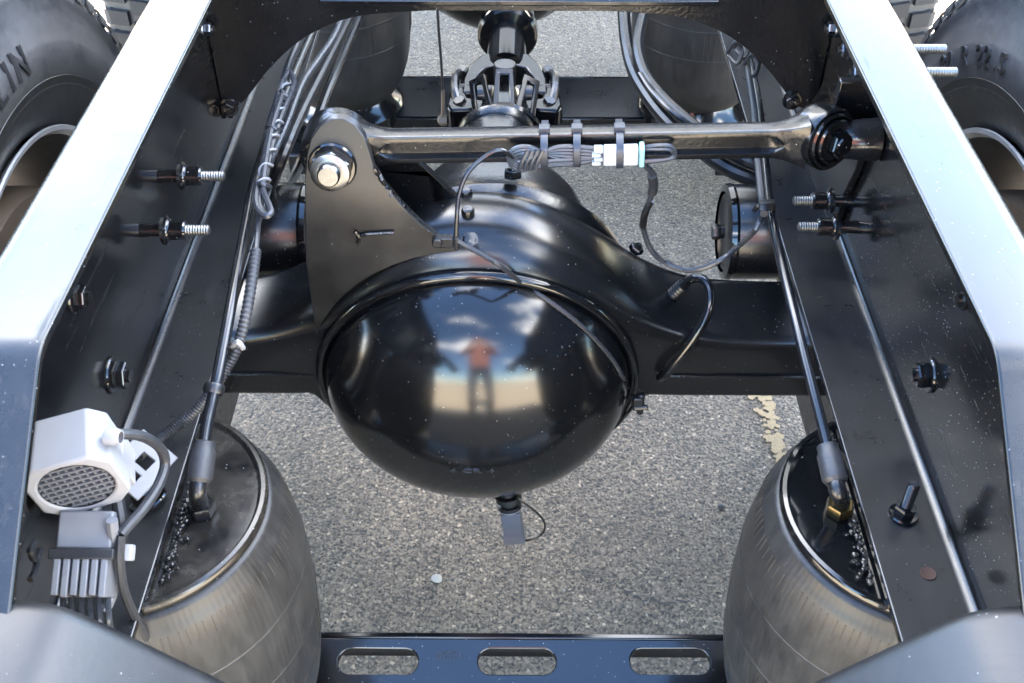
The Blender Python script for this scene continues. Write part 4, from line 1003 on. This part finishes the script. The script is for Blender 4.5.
# ------------------------------------------------------------------ reversing alarm
def alarm():
    root = thing('reversing_alarm', 'white octagonal reversing alarm with round grille inside the frame rail', 'alarm', P(80, 470, X=-.37))
    c = P(77, 488, X=-.372)                        # centre of the grille face
    M = Matrix.Rotation(R_(14), 3, 'Z') @ Matrix.Rotation(R_(-8), 3, 'Y') @ Matrix.Rotation(R_(7), 3, 'X')
    def F(a, b, q): return c + M @ Vector((a, q, b))
    ow, oh, ch = .0385, .036, .014
    octo = [(-ow, -oh + ch), (-ow + ch, -oh), (ow - ch, -oh), (ow, -oh + ch), (ow, oh - ch), (ow - ch, oh), (-ow + ch, oh), (-ow, oh - ch)]
    bm = bmesh.new()
    plate(bm, octo, lambda a, b, q: F(a * (1 - .1 * (q > .03)), b * (1 - .06 * (q > .03)), q), .056, [arc(0, 0, .0305, 0, 345, 23)])
    obj('housing', bm, 'alarm_plastic', root, bevel=.0025)
    bm = bmesh.new(); lathe(bm, [(0, 0), (.0302, 0)], F(0, 0, .012), M @ Vector((0, 1, 0)), 32); lathe(bm, [(.0302, 0), (.0302, .012)], F(0, 0, .001), M @ Vector((0, 1, 0)), 32); obj('speaker_recess', bm, 'dark_plastic', root)
    for k in range(9):
        o_ = -.026 + .0065 * k; ln = math.sqrt(max(0, .0302 ** 2 - o_ ** 2))
        bm = bmesh.new(); box(bm, F(0, o_, .005), (2 * ln, .006, .0024), M); obj('grille_bar', bm, 'grey_plastic', root)
        bm = bmesh.new(); box(bm, F(o_, 0, .0056), (.0020, .0055, 2 * ln), M); obj('grille_bar', bm, 'grey_plastic', root)
    # bracket foot
    bm = bmesh.new(); box(bm, F(-.042, -.022, .025), (.003, .02, .04), M); obj('mounting_ear', bm, 'alarm_plastic', root, bevel=.001); bm = bmesh.new(); box(bm, F(.034, -.022, .035), (.006, .04, .03), M); obj('mounting_foot', bm, 'alarm_plastic', root, bevel=.001)
    # zinc mounting strap with square hole, at the right
    bm = bmesh.new(); a = P(140, 465, Z=.765)
    Ms = Matrix.Rotation(R_(-25), 3, 'Z') @ Matrix.Rotation(R_(35), 3, 'Y')
    plate(bm, [(-.022, -.03), (.022, -.03), (.022, .03), (-.022, .03)], lambda p, q, t: a + Ms @ Vector((p, q, t)), .003, [[(-.006, -.002), (.008, -.002), (.008, .012), (-.006, .012)], [(-.006, -.02), (.008, -.02), (.008, -.009), (-.006, -.009)]])
    obj('mounting_strap', bm, 'grey_plastic', root, bevel=.0008)
    # lead
    bm = bmesh.new(); tube(bm, [P(108, 436, X=-.345), P(124, 434, X=-.335), P(144, 437, X=-.325), P(160, 448, X=-.32), P(165, 464, X=-.32), P(158, 486, X=-.322), P(144, 508, X=-.327), P(130, 524, X=-.335), P(121, 535, X=-.34)], .0048, 10, 8); obj('lead', bm, 'loom', root)
    bm = bmesh.new(); lathe(bm, [(.0075, 0), (.0075, .009), (.006, .013), (.005, .013)], P(106, 436, X=-.345), (1, -.1, .0), 16); obj('grommet', bm, 'alarm_plastic', root)
    # small spring clip at the rail
    bm = bmesh.new(); tube(bm, [P(34, 540, X=-.40), P(30, 552, X=-.40), P(36, 560, X=-.40), P(40, 548, X=-.40), P(35, 570, X=-.40), P(30, 580, X=-.40)], .003, 6, 5); obj('wire_clip', bm, 'black_steel', root)
alarm()
def alarm_plug():
    top = P(92, 512, X=-.372); bot = P(84, 598, X=-.372)
    root = thing('wire_plug', 'grey ribbed multi-way plug strapped below the white alarm', 'plug', bot)
    d = (bot - top).normalized(); x = Vector((1, .15, 0)); x = (x - d * x.dot(d)).normalized(); y = d.cross(x); M = Matrix((x, y, d)).transposed(); ln = (bot - top).length
    bm = bmesh.new(); box(bm, top + d * ln * .22, (.046, .032, ln * .44), M); obj('upper_shell', bm, 'plug_plastic', root, bevel=.002)
    bm = bmesh.new(); box(bm, top + d * ln * .72, (.044, .030, ln * .52), M); obj('lower_shell', bm, 'dark_plastic', root, bevel=.002)
    for k in range(6):
        bm = bmesh.new(); o_ = x * (-.0195 + .0078 * k)
        box(bm, top + d * ln * (.74 + .02 * (k % 2)) + o_ , (.0058, .040, ln * .46), M); obj('terminal_rib', bm, 'plug_plastic', root, bevel=.001)
    bm = bmesh.new(); box(bm, top + d * ln * .50, (.054, .042, .009), M); obj('strap', bm, 'dark_plastic', root, bevel=.001)
    bm = bmesh.new(); box(bm, top + d * ln * .50 + x * .0325 - d * .002, (.012, .014, .014), M); obj('strap_head', bm, 'alarm_plastic', root, bevel=.0015)
    bm = bmesh.new()
    for k in range(6):
        o_ = x * (-.018 + .0075 * k); a = top + d * ln * .95 + o_; tube(bm, [a, a + d * .02 + x * .003, a + d * .05 + x * (.012 - .002 * k) + Vector((0, .02, 0))], .0026, 6, 4)
    obj('wires', bm, 'grey_wire', root)
    # cables dropping past the plug
    for pts, r, m in (([P(121, 535, X=-.34), P(120, 560, X=-.342), P(124, 590, X=-.345), P(134, 615, X=-.345), P(150, 645, X=-.345)], .0042, 'loom'), ([P(112, 520, X=-.345), P(116, 560, X=-.35), P(113, 590, X=-.355), P(104, 612, X=-.36)], .005, 'plug_plastic'), ([P(118, 500, X=-.35), P(122, 530, X=-.345), P(118, 560, X=-.348)], .0055, 'dark_plastic')):
        bm = bmesh.new(); tube(bm, pts, r, 8, 8); obj('cable', bm, m, root)
alarm_plug()
# bolt standing on the left flange beside the alarm strap
bolt(railL, P(148, 500, Z=B0 + .0005), (-.3, .2, 1), .013, name='flange_stud', stud=.03, thread='gloss_paint')

# ------------------------------------------------------------------ truck cab ahead (casts the shade the chassis lies in)
def cab():
    root = thing('truck_cab', 'tall white truck cab standing on the rails far ahead of the axles', 'cab', (0, 5.3, 1.02))
    bm = bmesh.new(); pl = [(3.4, 1.03), (3.4, 3.92), (3.46, 3.99), (5.2, 3.99), (6.3, 3.2), (6.6, 2.0), (6.6, 1.03)]
    plate(bm, pl, lambda a, b, c: Vector((c - .93, a, b)), 1.86); obj('body', bm, 'cab_paint', root, bevel=.03, bseg=3)
    bm = bmesh.new(); box(bm, (0, 4.9, .68), (.66, 2.4, .66)); obj('underbody', bm, 'dark_plastic', root, bevel=.03)
    for s in (-1, 1):
        bm = bmesh.new(); box(bm, (s * .42, 3.394, 2.1), (.5, .02, .4)); obj('rear_window', bm, 'cab_glass', root, bevel=.006)
cab()

# ------------------------------------------------------------------ photographer (mirrored in the cover)
def person():
    me = bpy.data.meshes.new('person')
    V = [(0, -.38, .95), (0, -.36, 1.15), (0, -.33, 1.36), (0, -.29, 1.47), (0, -.25, 1.60), (0, -.24, 1.68),
         (-.18, -.34, 1.38), (-.27, -.22, 1.20), (-.10, -.09, 1.44), (-.07, -.07, 1.50), (.18, -.34, 1.38), (.27, -.22, 1.20), (.10, -.09, 1.44), (.07, -.07, 1.50),
         (-.10, -.38, .88), (-.12, -.36, .48), (-.13, -.40, .08), (-.13, -.28, .04), (.10, -.38, .88), (.12, -.36, .48), (.13, -.40, .08), (.13, -.28, .04)]
    rad = [.15, .15, .14, .06, .085, .075, .07, .05, .035, .035, .07, .05, .035, .035, .10, .065, .045, .04, .10, .065, .045, .04]
    E = [(0, 1), (1, 2), (2, 3), (3, 4), (4, 5), (2, 6), (6, 7), (7, 8), (8, 9), (2, 10), (10, 11), (11, 12), (12, 13), (0, 14), (14, 15), (15, 16), (16, 17), (0, 18), (18, 19), (19, 20), (20, 21)]
    me.from_pydata(V, E, []); o = bpy.data.objects.new('person', me); col.objects.link(o)
    sk = o.modifiers.new('skin', 'SKIN'); 
    for i, r in enumerate(rad): me.skin_vertices[0].data[i].radius = (r, r)
    me.skin_vertices[0].data[0].use_root = True
    o.modifiers.new('sub', 'SUBSURF').levels = 2; o.modifiers['sub'].render_levels = 2
    m = bpy.data.materials.new('person_clothes'); m.use_nodes = True; t = m.node_tree; b = t.nodes['Principled BSDF']; l = t.links.new
    c = N(t, 'ShaderNodeTexCoord'); s = N(t, 'ShaderNodeSeparateXYZ'); r = N(t, 'ShaderNodeValToRGB'); r.color_ramp.interpolation = 'CONSTANT'
    mr = N(t, 'ShaderNodeMapRange'); mr.inputs[2].default_value = 2.0
    l(c.outputs['Object'], s.inputs[0]); l(s.outputs[2], mr.inputs[0]); l(mr.outputs[0], r.inputs[0]); l(r.outputs[0], b.inputs['Base Color']); b.inputs['Roughness'].default_value = .8
    e = r.color_ramp; e.elements[0].color = (.03, .03, .03, 1); e.elements[1].position = .055; e.elements[1].color = (.05, .06, .09, 1)
    for p, cc in ((.47, (.36, .15, .12, 1)), (.738, (.45, .27, .2, 1)), (.83, (.02, .015, .012, 1))): q = e.elements.new(p); q.color = cc
    me.materials.append(m)
    tag(o, 'person in red shirt and dark trousers holding a camera, mirrored in the domed cover', 'person')
person()
